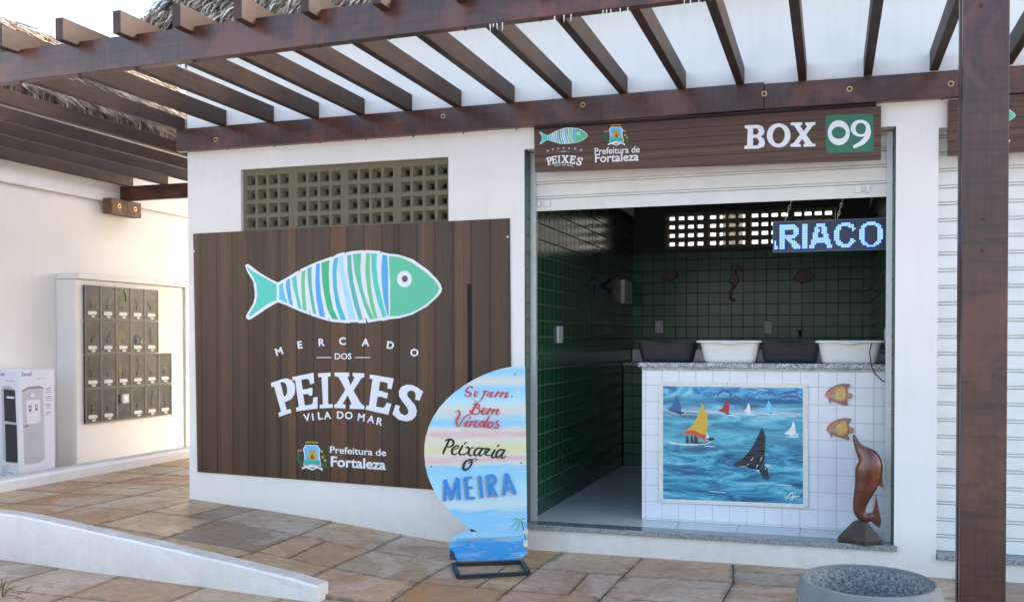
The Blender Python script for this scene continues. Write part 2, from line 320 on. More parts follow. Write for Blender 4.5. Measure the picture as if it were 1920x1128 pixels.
for i in range(len(xs)-1):
    for j in range(len(ys)-1):
        up=j>=J0; cx=(xs[i]+xs[i+1])/2
        if up and j>=11 and cx>-4.0: continue
        if cx<-8.0: continue
        def zz(x): return ramp_z(x) if up else 0
        P=[]
        for a,bq in ((i,j),(i+1,j),(i+1,j+1),(i,j+1)):
            x=xs[a]+jx[a,bq]; P.append(Vector((x,gy(bq,x,jy[a,bq]),0)))
        mo.add([(p.x,p.y,zz(p.x)-(.03 if (up and cx<-.9) else .007)) for p in P],[(0,1,2,3)])
        subs=[P]
        rr=random.random()
        if rr<.10:
            t=random.uniform(.35,.65); A=P[0].lerp(P[1],t); B=P[3].lerp(P[2],t+random.uniform(-.08,.08)); subs=[[P[0],A,B,P[3]],[A,P[1],P[2],B]]
        elif rr<.20:
            t=random.uniform(.35,.65); A=P[0].lerp(P[3],t); B=P[1].lerp(P[2],t+random.uniform(-.1,.1)); subs=[[P[0],P[1],B,A],[A,B,P[2],P[3]]]
        for Q in subs:
            # subdivide outline with wobble, inset for the joint
            cen=sum(Q,Vector())/4; out=[]
            for k in range(4):
                a=Q[k];b2=Q[(k+1)%4]
                for q in range(5):
                    p=a.lerp(b2,q/5); d=cen-p; e=(b2-a).normalized(); nrm=Vector((-e.y,e.x,0)); 
                    if nrm.dot(d)<0: nrm=-nrm
                    ins=.0055+random.uniform(0,.004)
                    if q==0:
                        p=p+d.normalized()*(.010+random.uniform(0,.010))
                    else: p=p+nrm*ins
                    out.append(p)
            h=random.uniform(-.0015,.0015); n=len(out); n0=len(sb.v)
            top=[(p.x,p.y,zz(p.x)+h) for p in out]; ring2=[(p.x+(p-cen).normalized().x*.004,p.y+(p-cen).normalized().y*.004,zz(p.x)+h-.006) for p in out]; bot=[(a[0],a[1],a[2]-.03) for a in ring2]
            sb.add([(cen.x,cen.y,zz(cen.x)+h)]+top+ring2+bot,[(0,1+k,1+(k+1)%n) for k in range(n)]+[(1+k,1+n+k,1+n+(k+1)%n,1+(k+1)%n) for k in range(n)]+[(1+n+k,1+2*n+k,1+2*n+(k+1)%n,1+n+(k+1)%n) for k in range(n)])
            lf=cx<-1.0
            t0=random.random(); g0=min(1,max(0,random.uniform(-.3,.6) if lf else random.uniform(.1,1.0)))
            if cx<-1 and not up: g0=min(1,g0+.35)
            tints+= [(t0,g0,1,1)]+[(t0,g0,0,1)]*(3*n)
so=structure(sb,'stone_paving',mp)
ca=so.data.color_attributes.new('tint','FLOAT_COLOR','POINT')
ca.data.foreach_set('color',[x for t in tints for x in t])
structure(mo,'paving_bed',mort)

# low tapered kerb wall of the ramp
kb=MB(); n=26; X0,X1=-1.875,-7.6
vs=[];fs=[]
for i in range(n+1):
    t=i/n; x=X0+(X1-X0)*t; y=yk(x)-.02; top=.10+(min(1,(X0-x)/2.6))**.85*.235
    w=.125; j=lambda a=.004: random.uniform(-a,a)
    vs+=[(x,y-.005+j(),-.03),(x,y+j(),top*.6),(x,y+j(),top-.012),(x,y+.012,top+j(.002)),(x,y+w-.012,top+.004+j(.002)),(x,y+w+j(),top-.01),(x,y+w,-.03)]
m_=7
for i in range(n): fs+=[(i*m_+k,i*m_+k+1,(i+1)*m_+k+1,(i+1)*m_+k) for k in range(m_-1)]
fs+=[tuple(range(m_-1,-1,-1)),tuple(range(n*m_,n*m_+m_))]
kb.add(vs,fs); solo(kb,'ramp_kerb',M['kerb'],'low white tapered kerb wall along the edge of the stone ramp','kerb',loc=(X0,-1.7,0))

# left building kerb
kb=MB();vs=[];fs=[];n=30
for i in range(n+1):
    y=-5+14*i/n; x=-6.1; g=ramp_z(x); top=g+.115; j=lambda a=.005: random.uniform(-a,a)
    vs+=[(x,y,g-.03),(x+j(),y,top-.035),(x-.012+j(),y,top-.012),(x-.035,y,top+j(.003)),(x-.17,y,top),(x-.18,y,g-.03)]
m_=6
for i in range(n): fs+=[(i*m_+k,(i+1)*m_+k,(i+1)*m_+k+1,i*m_+k+1) for k in range(m_-1)]
fs+=[tuple(range(m_)),tuple(range(n*m_+m_-1,n*m_-1,-1))]
kb.add(vs,fs); solo(kb,'wall_kerb',M['kerb'],'rounded whitewashed kerb at the foot of the cream building','kerb',loc=(-6.1,0,.2),smooth=False)

# ================================================================= CREAM BUILDING ON THE LEFT
cb=thing('side_building','cream plastered building on the left with a row of electricity meters in its wall','building',(-6.9,2,.15))
w=MB(); w.box(-13,-6.9,-5,9,0,3.2); w.box(-12.9,-6.865,-4.9,9,3.2,4.05)
w.box(-6.9,-6.63,1.29,3.6,0,2.262); w.build('wall',M['cream'],cb,bevel=.012)
MB().box(-6.9,-6.60,1.30,3.62,2.266,2.33).build('lintel',M['kerb'],cb,bevel=.008)
MB().box(-6.628,-6.60,3.0,3.25,0,2.262).build('pilaster',M['cream'],cb)
MB().box(-6.93,-6.10-.185,-5,9,.05,.2).build('plinth',M['cream'],cb)
# electricity meter boxes
mpoly,nt,b=mat('dark_polycarbonate'); b.inputs['Roughness'].default_value=.3; b.inputs['Specular IOR Level'].default_value=.3
n=noise(nt,pos(nt),5,5,.7,1); n2=noise(nt,pos(nt,(1,1,.5)),14,5,.7); cc=ramp(nt,n,[(.3,(.018,.018,.022)),(.5,(.04,.042,.046)),(.7,(.09,.09,.09))]); cc=mix(nt,mth(nt,'MULTIPLY',ramp(nt,n2,[(.55,(0,0,0)),(.75,(1,1,1))]),.3),cc,(.17,.165,.15)); setc(nt,b,cc)
M['pc']=mpoly; M['pcedge']=plain('scratched_plastic_edge',(.10,.105,.10),.4,var=.3)
M['wblue']=plain('blue_wire',(.05,.20,.38),.5); M['wyel']=plain('yellow_wire',(.60,.42,.06),.5); M['wred']=plain('red_wire',(.45,.04,.04),.5); M['wgrn']=plain('green_wire',(.05,.30,.10),.5)
ords=['first','second','third','fourth','fifth','sixth']; rown=['top','second','third','bottom']
for r_ in range(4):
    for c_ in range(5 if r_<2 else 6):
        y0=1.385+c_*.2265; z1=2.205-r_*.378; z0=z1-.372; x=-6.618
        extra={(0,2):'with green terminals',(1,2):'with yellow terminals',(1,3):'with blue wire loop',(2,5):'with one pale wire',(3,2):'holding a square meter',(0,4):'with blue wires'}.get((r_,c_),'smoke grey')
        t=thing('electricity_meter','plastic meter box %s, %s from left in the %s row'%(extra,ords[c_],rown[r_]),'meter box',(x,y0+.11,z0),'electricity meter boxes on the cream wall')
        MB().box(-6.629,x+.012,y0,y0+.222,z0,z1).build('cover',M['pc'],t,bevel=.006)
        e=MB(); X=x+.0125
        for (a,b_,cz,dz) in ((y0,y0+.016,z0,z1),(y0+.016,y0+.222,z0,z0+.014),(y0+.212,y0+.222,z0+.014,z1-.008),(y0+.016,y0+.222,z1-.008,z1)): e.box(X,X+.004,a,b_,cz,dz)
        e.build('rim',M['pcedge'],t)
        if (r_,c_)==(3,2):
            MB().box(X,X+.03,y0+.06,y0+.16,z0+.19,z0+.29).box(X+.03,X+.034,y0+.08,y0+.14,z0+.215,z0+.265,1).build('meter',[M['device'],M['tubw']],t,bevel=.004); continue
        MB().box(X,X+.006,y0+.09,y0+.155,z0+.125,z0+.158).build('breaker',M['blacksteel'],t)
        MB().prism([(X,y0+.04,z0+.05),(X,y0+.15,z0+.05),(X,y0+.17,z0+.07),(X,y0+.15,z0+.09),(X,y0+.04,z0+.09)],(.008,0,0)).build('terminal_strip',M['device'],t)
        s=MB().box(X,X+.006,y0+.09,y0+.14,z0+.022,z0+.042); s.build('latch',M['device'],t)
        wr=MB(); k=random.random()
        if (r_,c_) in ((0,2),(1,2),(2,2)):
            for q in range(9): wr.tube([(X+.003,y0+.03,z0+.10+q*.02),(X+.005,y0+.075,z0+.115+q*.02)],.003,5)
            wr.build('wiring',M['wgrn'] if r_==0 else M['wyel'],t)
            if r_==0: MB().tube([(X+.003,y0+.05,z1-.04),(X+.006,y0+.12,z1-.035),(X+.005,y0+.15,z1-.08),(X+.004,y0+.155,z1-.16)],.006,6).build('wiring',M['wgrn'],t)
        elif (r_,c_)==(1,3):
            wr.tube([(X+.003,y0+.05,z0+.12),(X+.006,y0+.05,z0+.17),(X+.006,y0+.10,z0+.215),(X+.006,y0+.16,z0+.17),(X+.003,y0+.14,z0+.10),(X+.003,y0+.08,z0+.11),(X+.003,y0+.06,z0+.2)],.0035,5); wr.build('wiring',M['wblue'],t)
            MB().box(X,X+.006,y0+.155,y0+.175,z0+.12,z0+.155).build('connector',M['wyel'],t)
        else:
            mm=M['wblue'] if k<.65 else (M['wred'] if k<.8 else M['wyel'])
            if (r_,c_)==(2,5): mm=M['device']
            a=random.uniform(.05,.15); h=random.uniform(.18,.33)
            wr.tube([(X+.003,y0+.1,z0+.16),(X+.006,y0+a,z0+.16+(h-.16)*.5),(X+.003,y0+random.uniform(.05,.17),z0+h)],.003,5); wr.build('wiring',mm,t)
kc=MB().box(-.36,-.07,6.6,6.9,0,4.0); solo(kc,'outside_column',plain('outside_grey',(.25,.25,.24),.8),'grey column outside, seen through the holes of the rear vent','column',loc=(-.2,6.75,0))
# cooler carton
M['carton']=plain('printed_carton',(.74,.74,.82),.5,var=.02); M['coolg']=plain('print_grey',(.50,.50,.56),.5,var=.06,sc=4); M['coold']=plain('print_charcoal',(.025,.028,.03),.5); M['coolb']=plain('print_blue',(.10,.12,.45),.5); M['coolm']=plain('print_midgrey',(.25,.26,.29),.5); M['coolc']=plain('print_cyan',(.10,.45,.75),.5)
ct=thing('cooler_carton','tall white water cooler carton printed with the machine, against the cream wall','carton',(-6.68,.65,.2))
MB().box(-6.862,-6.5,.443,.872,.2,1.312).build('carton',M['carton'],ct,bevel=.004)
def cart(u,v):  # crop px (x from 165 to 490, y from 60 to 1010) on the wide face
    return Vector((0,.443+(u-165)/(470-165)*.429,1.312-(v-62)/(1010-62)*1.11))
class CPl:
    def __call__(s,u,v,off=0): p=cart(u,v); p.x=-6.5+off; return p
ik=Ink(CPl()); 
ik.poly([(190,235),(240,205),(330,202),(372,215),(378,840),(330,862),(215,866),(205,850)],'coolg'); ik.poly([(186,236),(240,206),(330,202),(374,216),(372,226),(240,226),(188,250)],'coolm')
ik.poly([(222,320),(342,316),(345,505),(300,525),(230,520)],'carton'); ik.poly([(245,365),(268,362),(268,415),(247,418)],'ink'); ik.poly([(300,360),(320,358),(320,410),(302,413)],'ink'); ik.poly([(252,372),(262,371),(262,400),(253,402)],'carton'); ik.poly([(307,367),(316,366),(316,395),(308,397)],'carton')
ik.poly([(200,530),(245,522),(245,542),(200,546)],'coolm'); ik.ell(280,280,17,20,'carton'); 
ik.build('cooler_picture',ct)
ik=Ink(CPl()); ik.text('Esmall',185,112,34,42,'coolb',skew=.15,off=.02); ik.text('GELAGUA',315,145,17,18,'coolm'); 
for q in range(14): 
    if q%4!=3: ik.poly([(388,228+q*17),(random.randint(425,450),226+q*17),(random.randint(425,450),232+q*17),(388,234+q*17)],'coolb' if q%4==0 else 'coolm')
ik.build('carton_lettering',ct)
class CPs:
    def __call__(s,u,v,off=0): return Vector((-6.5-(163-u)/163*.22,.443-off,1.312-(v-62)/(1030-62)*1.11))
ik=Ink(CPs()); ik.poly([(0,235),(20,200),(80,195),(130,230),(148,850),(130,862),(45,858),(10,830)],'coolg'); ik.poly([(22,225),(128,235),(138,512),(28,500)],'coold'); ik.poly([(32,525),(142,530),(148,855),(38,850)],'coold'); ik.poly([(50,285),(120,290),(120,308),(50,303)],'carton')
ik.poly([(55,935),(100,940),(100,1000),(57,995)],'coolc'); ik.poly([(58,945),(97,949),(97,985),(59,982)],'carton'); ik.text('ate',-5,110,30,40,'coolb',off=.02,skew=.15); ik.text('GELAGUA',42,160,17,18,'coolm')
for q in range(7): ik.poly([(0,885+q*14),(70-q*6,887+q*14),(70-q*6,891+q*14),(0,889+q*14)],'coolm')
ik.build('cooler_picture',ct)

# ================================================================= MARKET BUILDING
mk=thing('market_building','white plastered fish market stall block with two shutter openings and a pierced vent','building',(0,0,0))
w=MB(); T=.15; ZT=4.22
w.box(-4.17,-3.64,0,T,-.05,ZT); w.box(-3.64,-1.748,0,T,-.05,2.50); w.box(-3.64,-1.748,0,T,3.04,ZT); w.box(-1.748,-1.12,0,T,-.05,ZT)
w.box(-1.12,1.55,0,T,-.05,.158); w.box(-1.12,1.55,0,T,3.06,ZT); w.box(1.55,1.82,0,T,-.05,ZT); w.box(1.82,4.6,0,T,-.05,.12); w.box(1.82,4.6,0,T,3.03,ZT); w.box(4.6,14,0,T,-.05,ZT)  # last wall stretch lengthened out of view, with the roof, to block the sun
w.box(-4.17,-4.02,T,4.15,-.05,ZT); w.box(-1.25,-1.12,T,4,-.05,3.3); w.box(1.55,1.82,T,4,-.05,3.3)
w.box(-4.02,-.735,4,4.15,-.05,ZT); w.box(1.175,14,4,4.15,-.05,ZT); w.box(-.735,1.175,4,4.15,-.05,2.665); w.box(-.735,1.175,4,4.15,3.085,ZT)
w.box(-4.02,14,T,4,3.3,3.42); w.build('wall',M['plaster'],mk)
MB().box(-1.11,1.54,.125,4,.1,.2).build('floor',M['floortile'],mk)
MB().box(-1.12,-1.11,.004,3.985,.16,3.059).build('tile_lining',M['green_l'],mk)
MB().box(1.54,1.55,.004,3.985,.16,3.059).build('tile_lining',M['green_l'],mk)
bl=MB(); bl.box(-1.11,1.54,3.985,4,.2,2.62); bl.build('tile_lining',M['green_b'],mk)
bl=MB(); bl.box(-1.11,-.735,3.988,4,2.62,3.3); bl.box(1.175,1.54,3.988,4,2.62,3.3); bl.box(-.735,1.175,3.988,4,2.62,2.665); bl.box(-.735,1.175,3.988,4,3.085,3.3); bl.build('unlit_wall_band',plain('painted_shade_green',(.012,.022,.018),.6),mk)  # near-black colour stands in for the unlit wall above the tiles
# granite sills
MB().box(-1.109,1.57,-.03,.122,.162,.198).build('sill',[M['granite']],mk,bevel=.004)
MB().box(-1.08,1.56,-.025,.12,.198,.2).build('sill_face',M['granite_dark'],mk)
MB().box(1.825,4.6,-.03,.14,.124,.16).build('sill',M['granite'],mk,bevel=.004)
# pierced vent blocks
def vent_block(x0,x1,z0,z1,y0,nx,nz,px,pz,ox,oz,hw,hh,iw,ih,dep,dep2,name,m):
    b=MB(); xe=[x0]+[x0+ox+px*(i+1)-(px-hw)/2 for i in range(nx-1)]+[x1]; ze=[z0]+[z0+oz+pz*(i+1)-(pz-hh)/2 for i in range(nz-1)]+[z1]
    for i in range(nx):
        for j in range(nz):
            a=x0+ox+px*i; c_=z0+oz+pz*j
            def rect(u0,u1,w0,w1,y): return [(u0,y,w0),(u1,y,w0),(u1,y,w1),(u0,y,w1)]
            cxm=a+hw/2; czm=c_+hh/2
            L=[rect(xe[i],xe[i+1],ze[j],ze[j+1],y0),rect(a,a+hw,c_,c_+hh,y0),rect(cxm-iw/2,cxm+iw/2,czm-ih/2,czm+ih/2,y0+dep),rect(cxm-iw/2,cxm+iw/2,czm-ih/2,czm+ih/2,y0+dep2)]
            fs=[]
            for q in range(3): fs+=[(4*q+k,4*q+(k+1)%4,4*q+4+(k+1)%4,4*q+4+k) for k in range(4)]
            # back face ring
            L.append(rect(xe[i],xe[i+1],ze[j],ze[j+1],y0+dep2)); fs+=[(12+k,12+(k+1)%4,16+(k+1)%4,16+k) for k in range(4)]
            b.add([p for l in L for p in l],fs)
    return b.build(name,m,mk)
for k in range(4):
    x0=-3.625+k*.472; vent_block(x0,x0+.470,2.503,3.037,.03,4,4,.107,.119,.022 if k==0 else .035,.042,.083,.088,.036,.042,.048,.11,'vent_block',M['olive'])
MB().box(-3.64,-3.6252,.06,.12,2.503,3.037).build('mortar_joint',M['olive'],mk)
for k in range(4):
    x0=-.735+k*.4775; vent_block(x0,x0+.4765,2.666,3.084,4.0,4,4,.1105,.1,.03,.038,.084,.060,.072,.049,.06,.14,'vent_block',M['olive'])
# shutters
def shutter(x0,x1,zb,zt,y,bar,name,parent,pitch=.1135):
    prof=[]; z=zb
    if bar: prof+=[(0,z),(0,z+.085)]; z+=.085
    while z<zt:
        prof+=[(0,z+.001),(.016,z+.002),(.016,z+.007),(-.003,z+.009),(-.003,z+.019),(.016,z+.021),(.016,z+.026),(0,z+.028),(0,z+pitch)]; z+=pitch
    b=MB(); n=len(prof); vs=[]
    for i,(yy,zz) in enumerate(prof): vs+=[(x0,y+yy,zz),(x1,y+yy,zz)]
    b.add(vs,[(2*i,2*i+1,2*i+3,2*i+2) for i in range(n-1)])
    vs=[(a,bq+.022,c_) for a,bq,c_ in vs]; b.add(vs,[(2*i+2,2*i+3,2*i+1,2*i) for i in range(n-1)])
    b.box(x0,x1,y,y+.012,zb-.001,zb)
    return b.build(name,M['shutter'],parent)
sh=shutter(-1.085,1.50,2.605,3.05,.128,True,'rolled_shutter',mk)
for xx,fl in ((-.99,1),(1.33,-1)):
    l=MB(); l.box(xx-.045*fl-.008,xx-.045*fl+.008,.10,.128,2.635,2.685); l.box(xx+.02*fl-.02,xx+.02*fl+.02,.105,.128,2.635,2.68); l.box(min(xx-.04*fl,xx+.02*fl),max(xx-.04*fl,xx+.02*fl),.118,.127,2.65,2.662); o=l.build('latch',M['shutter'],sh,bevel=.002)
for x0,x1 in ((-1.1085,-1.066),(1.498,1.536)):
    MB().box(x0,x1,.11,.118,.2,3.05).box(x0,x1,.145,.155,.2,3.05).box(x0 if x0<0 else x1-.01,x0+.01 if x0<0 else x1,.118,.145,.2,3.05).build('shutter_rail',M['rail'],mk)
shutter(1.825,4.6,.165,3.03,.10,True,'closed_shutter',mk)
# counter
cn=thing('counter','white tiled serving counter with speckled granite top inside the stall','counter',(.6,.6,.2))
MB().box(-.285,1.52,.40,.85,.201,1.392).build('base',M['whitetile'],cn,bevel=.003)
MB().box(-.315,1.525,.375,.95,1.394,1.43).build('top',M['counter_granite'],cn,bevel=.006)
MB().box(-.286,1.52,.389,.3995,1.372,1.3935).build('mortar_line',plain('grout_cement',(.42,.40,.37),.9,var=.3,sc=25),cn)
bn=thing('back_bench','granite bench with white tiled splashback along the back wall','counter',(.2,3.7,.2))
MB().box(-1.1,1.53,3.35,3.98,1.32,1.36).build('top',M['counter_granite'],bn,bevel=.005); MB().box(-1.1,1.53,3.9,3.98,1.361,1.5).build('splashback',M['whitetile'],bn)
MB().box(-1.1,1.53,3.42,3.98,.201,1.319).build('base',M['green_b'],bn)
# ---------------------------------------------------------------- tubs
def rrect(cx,cy,w,d,r,n=5):
    P=[]
    for q,(sx,sy) in enumerate(((1,1),(-1,1),(-1,-1),(1,-1))):
        for k in range(n+1):
            t=math.pi/2*(q+k/n); P.append((cx+sx*(w/2-r)+r*math.cos(t),cy+sy*(d/2-r)+r*math.sin(t)))
    return P
def tub(xc,yc,z,m,label):
    t=thing('plastic_tub',label,'tub',(xc,yc,z),'plastic tubs on the counter')
    def loft(levels,b):
        n=24; vs=[]
        for (w_,d_,r_,h,bul) in levels:
            for k,(x,y) in enumerate(rrect(xc,yc,w_,d_,r_)):
                zz=z+h
                if bul and abs(x-xc)<.085 : 
                    f=math.cos((x-xc)/.085*math.pi/2)**2; zz-=bul*f*.012
                    if abs(y-yc)>d_*.3: y+= (.018*f if y>yc else -.018*f) if bul>0.5 else 0
                vs.append((x,y,zz))
        L=len(levels); fs=[]
        for i in range(L-1): fs+=[(i*n+k,i*n+(k+1)%n,(i+1)*n+(k+1)%n,(i+1)*n+k) for k in range(n)]
        fs+=[tuple(range(n-1,-1,-1)),tuple(range((L-1)*n,L*n))]; b.add(vs,fs); return b
    b=loft([(.36,.25,.05,0,0),(.38,.265,.055,.006,0),(.395,.28,.055,.03,0),(.445,.31,.055,.148,0),(.45,.315,.055,.158,0),(.435,.30,.05,.158,0),(.36,.25,.05,.012,0)],MB()); b.build('basin',m,t,smooth=True)
    rm=MB(); n=24; vs=[]
    lv=[(.45,.315,.055,.154,1),(.505,.365,.06,.154,1),(.508,.368,.06,.160,1),(.505,.365,.06,.168,.8),(.45,.315,.055,.172,0),(.43,.295,.05,.170,0),(.43,.295,.05,.155,0)]
    for (w_,d_,r_,h,bul) in lv:
        for k,(x,y) in enumerate(rrect(xc,yc,w_,d_,r_)):
            vs.append((x,y,z+h))
    L=len(lv); fs=[]
    for i in range(L): fs+=[(i*n+k,i*n+(k+1)%n,((i+1)%L)*n+(k+1)%n,((i+1)%L)*n+k) for k in range(n)]
    rm.add(vs,fs); rm.build('rim',m,t,smooth=True)
    for s_ in (-1,1):
        g=MB(); yy=yc+s_*.182; P=[(xc+dx,yy+s_*.016*math.cos(dx/.09*math.pi/2),z+.163-.014*math.cos(dx/.09*math.pi/2)) for dx in [(-.09+.18*i/10) for i in range(11)]]
        g.tube(P,.006,8); g.prism([(p[0],p[1],p[2]) for p in P],(0,0,.004)); g.build('handle',m,t,smooth=False)
    return t
tub(-.115,.60,1.431,M['tubb'],'black plastic tub at the left end of the counter')
tub(.385,.575,1.431,M['tubw'],'white plastic tub between the two black tubs')
tub(.835,.60,1.431,M['tubb'],'black plastic tub between the two white tubs')
tub(1.262,.575,1.431,M['tubw'],'white plastic tub at the right end of the counter by the cable')
# ---------------------------------------------------------------- fittings inside
def plate(px0,px1,py0,py1,pl,d,name,label,cat,m=None,group=None):
    a=pl(px0,py0);b_=pl(px1,py1); mb=MB()
    if abs(pl.n.y)>.5: mb.box(min(a.x,b_.x),max(a.x,b_.x),pl.o.y-d,pl.o.y,min(a.z,b_.z),max(a.z,b_.z))
    else:
        s=1 if pl.n.x>0 else -1; mb.box(min(pl.o.x,pl.o.x+s*d),max(pl.o.x,pl.o.x+s*d),min(a.y,b_.y),max(a.y,b_.y),min(a.z,b_.z),max(a.z,b_.z))
    c=mb.v[0]; return solo(mb,name,m or M['device'],label,cat,group,loc=c,bevel=.006)
BW=FY(3.984); LW=Plane((-1.109,0,0),(1,0,0)); RW=Plane((1.539,0,0),(-1,0,0)); CF=FY(.399)
plate(1228.5,1244,600.5,624,BW,.012,'socket_plate','grey socket plate on the back wall above the left black tub','socket',group='socket plates on the back wall')
plate(1432.5,1448,601.5,625,BW,.012,'socket_plate','grey socket plate on the back wall above the second black tub','socket',group='socket plates on the back wall')
plate(1043,1052,611,643,LW,.02,'light_switch','narrow grey switch plate on the green side wall near the shutter rail','switch')
plate(1163,1177,524,571,LW,.05,'emergency_lamp','tall white emergency lamp box high on the green side wall','lamp')
tp=thing('water_tap','small black tap on the back wall behind the tubs','tap',(0,0,0)); p=BW(1500,624); tp.location=p; tp['_o']=tuple(p)
MB().cyl((p.x,p.y,p.z),(p.x,p.y-.09,p.z),.014).tube([(p.x,p.y-.09,p.z),(p.x,p.y-.12,p.z-.01),(p.x,p.y-.12,p.z-.04)],.012).build('spout',M['blacksteel'],tp,smooth=True); MB().box(p.x-.04,p.x+.04,p.y-.075,p.y-.06,p.z+.025,p.z+.035).cyl((p.x,p.y-.067,p.z),(p.x,p.y-.067,p.z+.03),.01).build('handle',M['blacksteel'],tp)
st=thing('power_socket','white socket with grey cable plugged in on the right wall of the stall','socket',(1.53,.62,1.5)); MB().box(1.515,1.538,.60,.66,1.545,1.69).build('plate',M['device'],st,bevel=.004)
MB().tube([(1.51,.63,1.62),(1.47,.55,1.62),(1.42,.42,1.6),(1.40,.34,1.52),(1.41,.33,1.42),(1.44,.34,1.36),(1.49,.33,1.31),(1.53,.32,1.30)],.0045,6).build('cable',M['cable'],st,smooth=True)
# ornaments on the walls
def flat_ornament(pl,pts,d,name,label,cat,m,sc=1,ox=0,oy=0,group=None,bev=.004,off=0.001):
    P=[pl(ox+x/sc,oy+y/sc,off) for x,y in pts]; mb=MB(); mb.prism(P,pl.n*d); return solo(mb,name,m,label,cat,group,loc=P[0],bevel=bev)
S5=6.4
flat_ornament(BW,[(0,215),(15,180),(50,140),(110,105),(140,92),(185,110),(180,135),(210,170),(200,190),(178,190),(150,225),(110,240),(60,235)],.03,'fish_ornament','dark carved fish ornament high on the back wall left of the seahorse','ornament',M['darkwood'],S5,1240,490,'carved fish on the back wall',.008)
flat_ornament(BW,[(1568,212),(1600,190),(1640,130),(1700,100),(1740,105),(1790,115),(1795,150),(1826,160),(1826,200),(1795,205),(1800,240),(1740,255),(1690,255),(1680,275),(1670,252),(1610,240)],.03,'fish_ornament','dark carved fish ornament on the back wall right of the seahorse','ornament',M['darkwood'],S5,1240,490,'carved fish on the back wall',.008)
pts=[(985,125),(955,92),(945,70),(920,42),(890,38),(855,60),(840,90),(845,140),(840,180),(815,205),(820,260),(855,265),(860,290),(835,330),(815,385),(808,430),(825,470),(860,485),(888,472),(885,448),(862,440),(850,455),(838,440),(838,400),(855,350),(885,310),(915,265),(933,225),(930,190),(905,160),(895,120),(900,100),(930,105)]
flat_ornament(BW,pts,.035,'seahorse_ornament','brown carved seahorse hanging on the green back wall','ornament',M['darkwood'],S5,1240,490,None,.008)
dp=[(430,600),(450,575),(480,560),(485,542),(497,565),(508,595),(505,630),(496,680),(490,680),(488,645),(492,610),(480,592),(462,600),(458,618),(452,598)]
flat_ornament(LW,dp,.03,'dolphin_ornament','blue glazed dolphin ornament on the green side wall, nearer the shutter','ornament',M['darkblue'],3.6375,980,370,'glazed dolphins on the side wall')
flat_ornament(LW,[(x+108,y+14) for x,y in dp],.03,'dolphin_ornament','blue glazed dolphin ornament on the green side wall, nearer the back corner','ornament',M['darkblue'],3.6375,980,370,'glazed dolphins on the side wall')
hk=thing('tool_hook','dark tools hanging from a wire hook at the right of the back wall','tool',tuple(BW(1636,520)))
a=BW(1636,498);b_=BW(1640,552);e=BW(1630,545);g=BW(1646,556); MB().tube([a,a.lerp(b_,.3),e],.012,6).build('tool',M['blacksteel'],hk); MB().tube([a,a.lerp(b_,.5),b_],.014,6).build('tool',M['blacksteel'],hk); MB().tube([a,a.lerp(g,.5),g],.01,6).build('tool',M['darkblue'],hk); MB().tube([a+Vector((0,-.01,.03)),a+Vector((.02,-.02,.05)),a+Vector((0,-.02,0))],.006,6).build('hook',M['device'],hk)
# counter fish
def angelfish(dx,dy,label):
    S=3.133; f=lambda P:[((1520+(x+dx)/S),(680+(y+dy)/S)) for x,y in P]
    out=[(82,188),(95,165),(120,145),(150,130),(185,121),(233,124),(228,134),(217,145),(214,165),(222,180),(240,177),(243,190),(241,207),(225,208),(214,212),(212,228),(221,247),(195,246),(168,238),(135,226),(116,216),(117,240),(108,228),(104,208),(88,200)]
    t=thing('painted_fish',label,'ornament',tuple(CF(*f([(160,190)])[0])),'painted wooden fish on the counter front')
    MB().prism([CF(x,y,.0005) for x,y in f(out)],(0,-.014,0)).build('body',M['fishbrown'],t,bevel=.004)
    ik=Ink(FY(.399-.0145),.0004,.0003); 
    ik.poly(f([(100,182),(120,155),(150,138),(185,132),(205,150),(212,185),(205,215),(180,228),(150,222),(122,208),(104,200)]),'fishor'); ik.poly(f([(135,195),(150,160),(185,140),(200,155),(206,185),(200,208),(178,220),(152,214)]),'fishyel'); ik.poly(f([(84,188),(98,168),(112,170),(116,195),(104,205),(88,200)]),'fishpink')
    ik.poly(f([(118,190),(145,182),(150,192),(140,202),(120,200)]),'fishgrey'); ik.poly(f([(218,183),(240,180),(240,204),(218,205)]),'fishor'); ik.ell(*f([(98,183)])[0],1.2,1.2,'ink'); ik.build('paint',t)
M['fishbrown']=plain('fish_rust',(.26,.12,.10),.35,coat=.5,var=.3); M['fishor']=plain('fish_orange',(.50,.20,.08),.35,coat=.5,var=.25,sc=40); M['fishyel']=plain('fish_yellow',(.58,.38,.09),.35,coat=.5,var=.2,sc=40); M['fishpink']=plain('fish_pink',(.62,.20,.16),.35,coat=.5); M['fishgrey']=plain('fish_grey',(.30,.33,.28),.35,coat=.5)
angelfish(0,0,'orange painted wooden fish on the counter front, the upper of two'); angelfish(8,201,'orange painted wooden fish just above the dolphin snout, the lower of two')
# ---------------------------------------------------------------- framed seascape
PF=FY(.385)
mc,nt,b=mat('painted_sea'); b.inputs['Roughness'].default_value=.35
v=pos(nt,(.9,1,4.6)); n1=noise(nt,v,3.0,8,.72,.9); n2=noise(nt,pos(nt,(.8,1,9),(3,0,1)),7,6,.7,.6); s=nd(nt,'ShaderNodeSeparateXYZ'); ln(nt,pos(nt),s.inputs[0])
sea=ramp(nt,n1,[(.30,(.015,.035,.06)),(.40,(.015,.09,.19)),(.48,(.03,.23,.38)),(.55,(.08,.40,.54)),(.63,(.20,.56,.66)),(.74,(.50,.70,.70))])
sea=mix(nt,ramp(nt,n2,[(.60,(0,0,0)),(.72,(.7,.7,.7))]),sea,(.015,.04,.09))
sky_=ramp(nt,noise(nt,pos(nt,(1,1,2.2)),6,5,.6,1.6),[(.36,(.02,.12,.36)),(.47,(.07,.33,.58)),(.58,(.16,.52,.66)),(.75,(.45,.72,.66))])
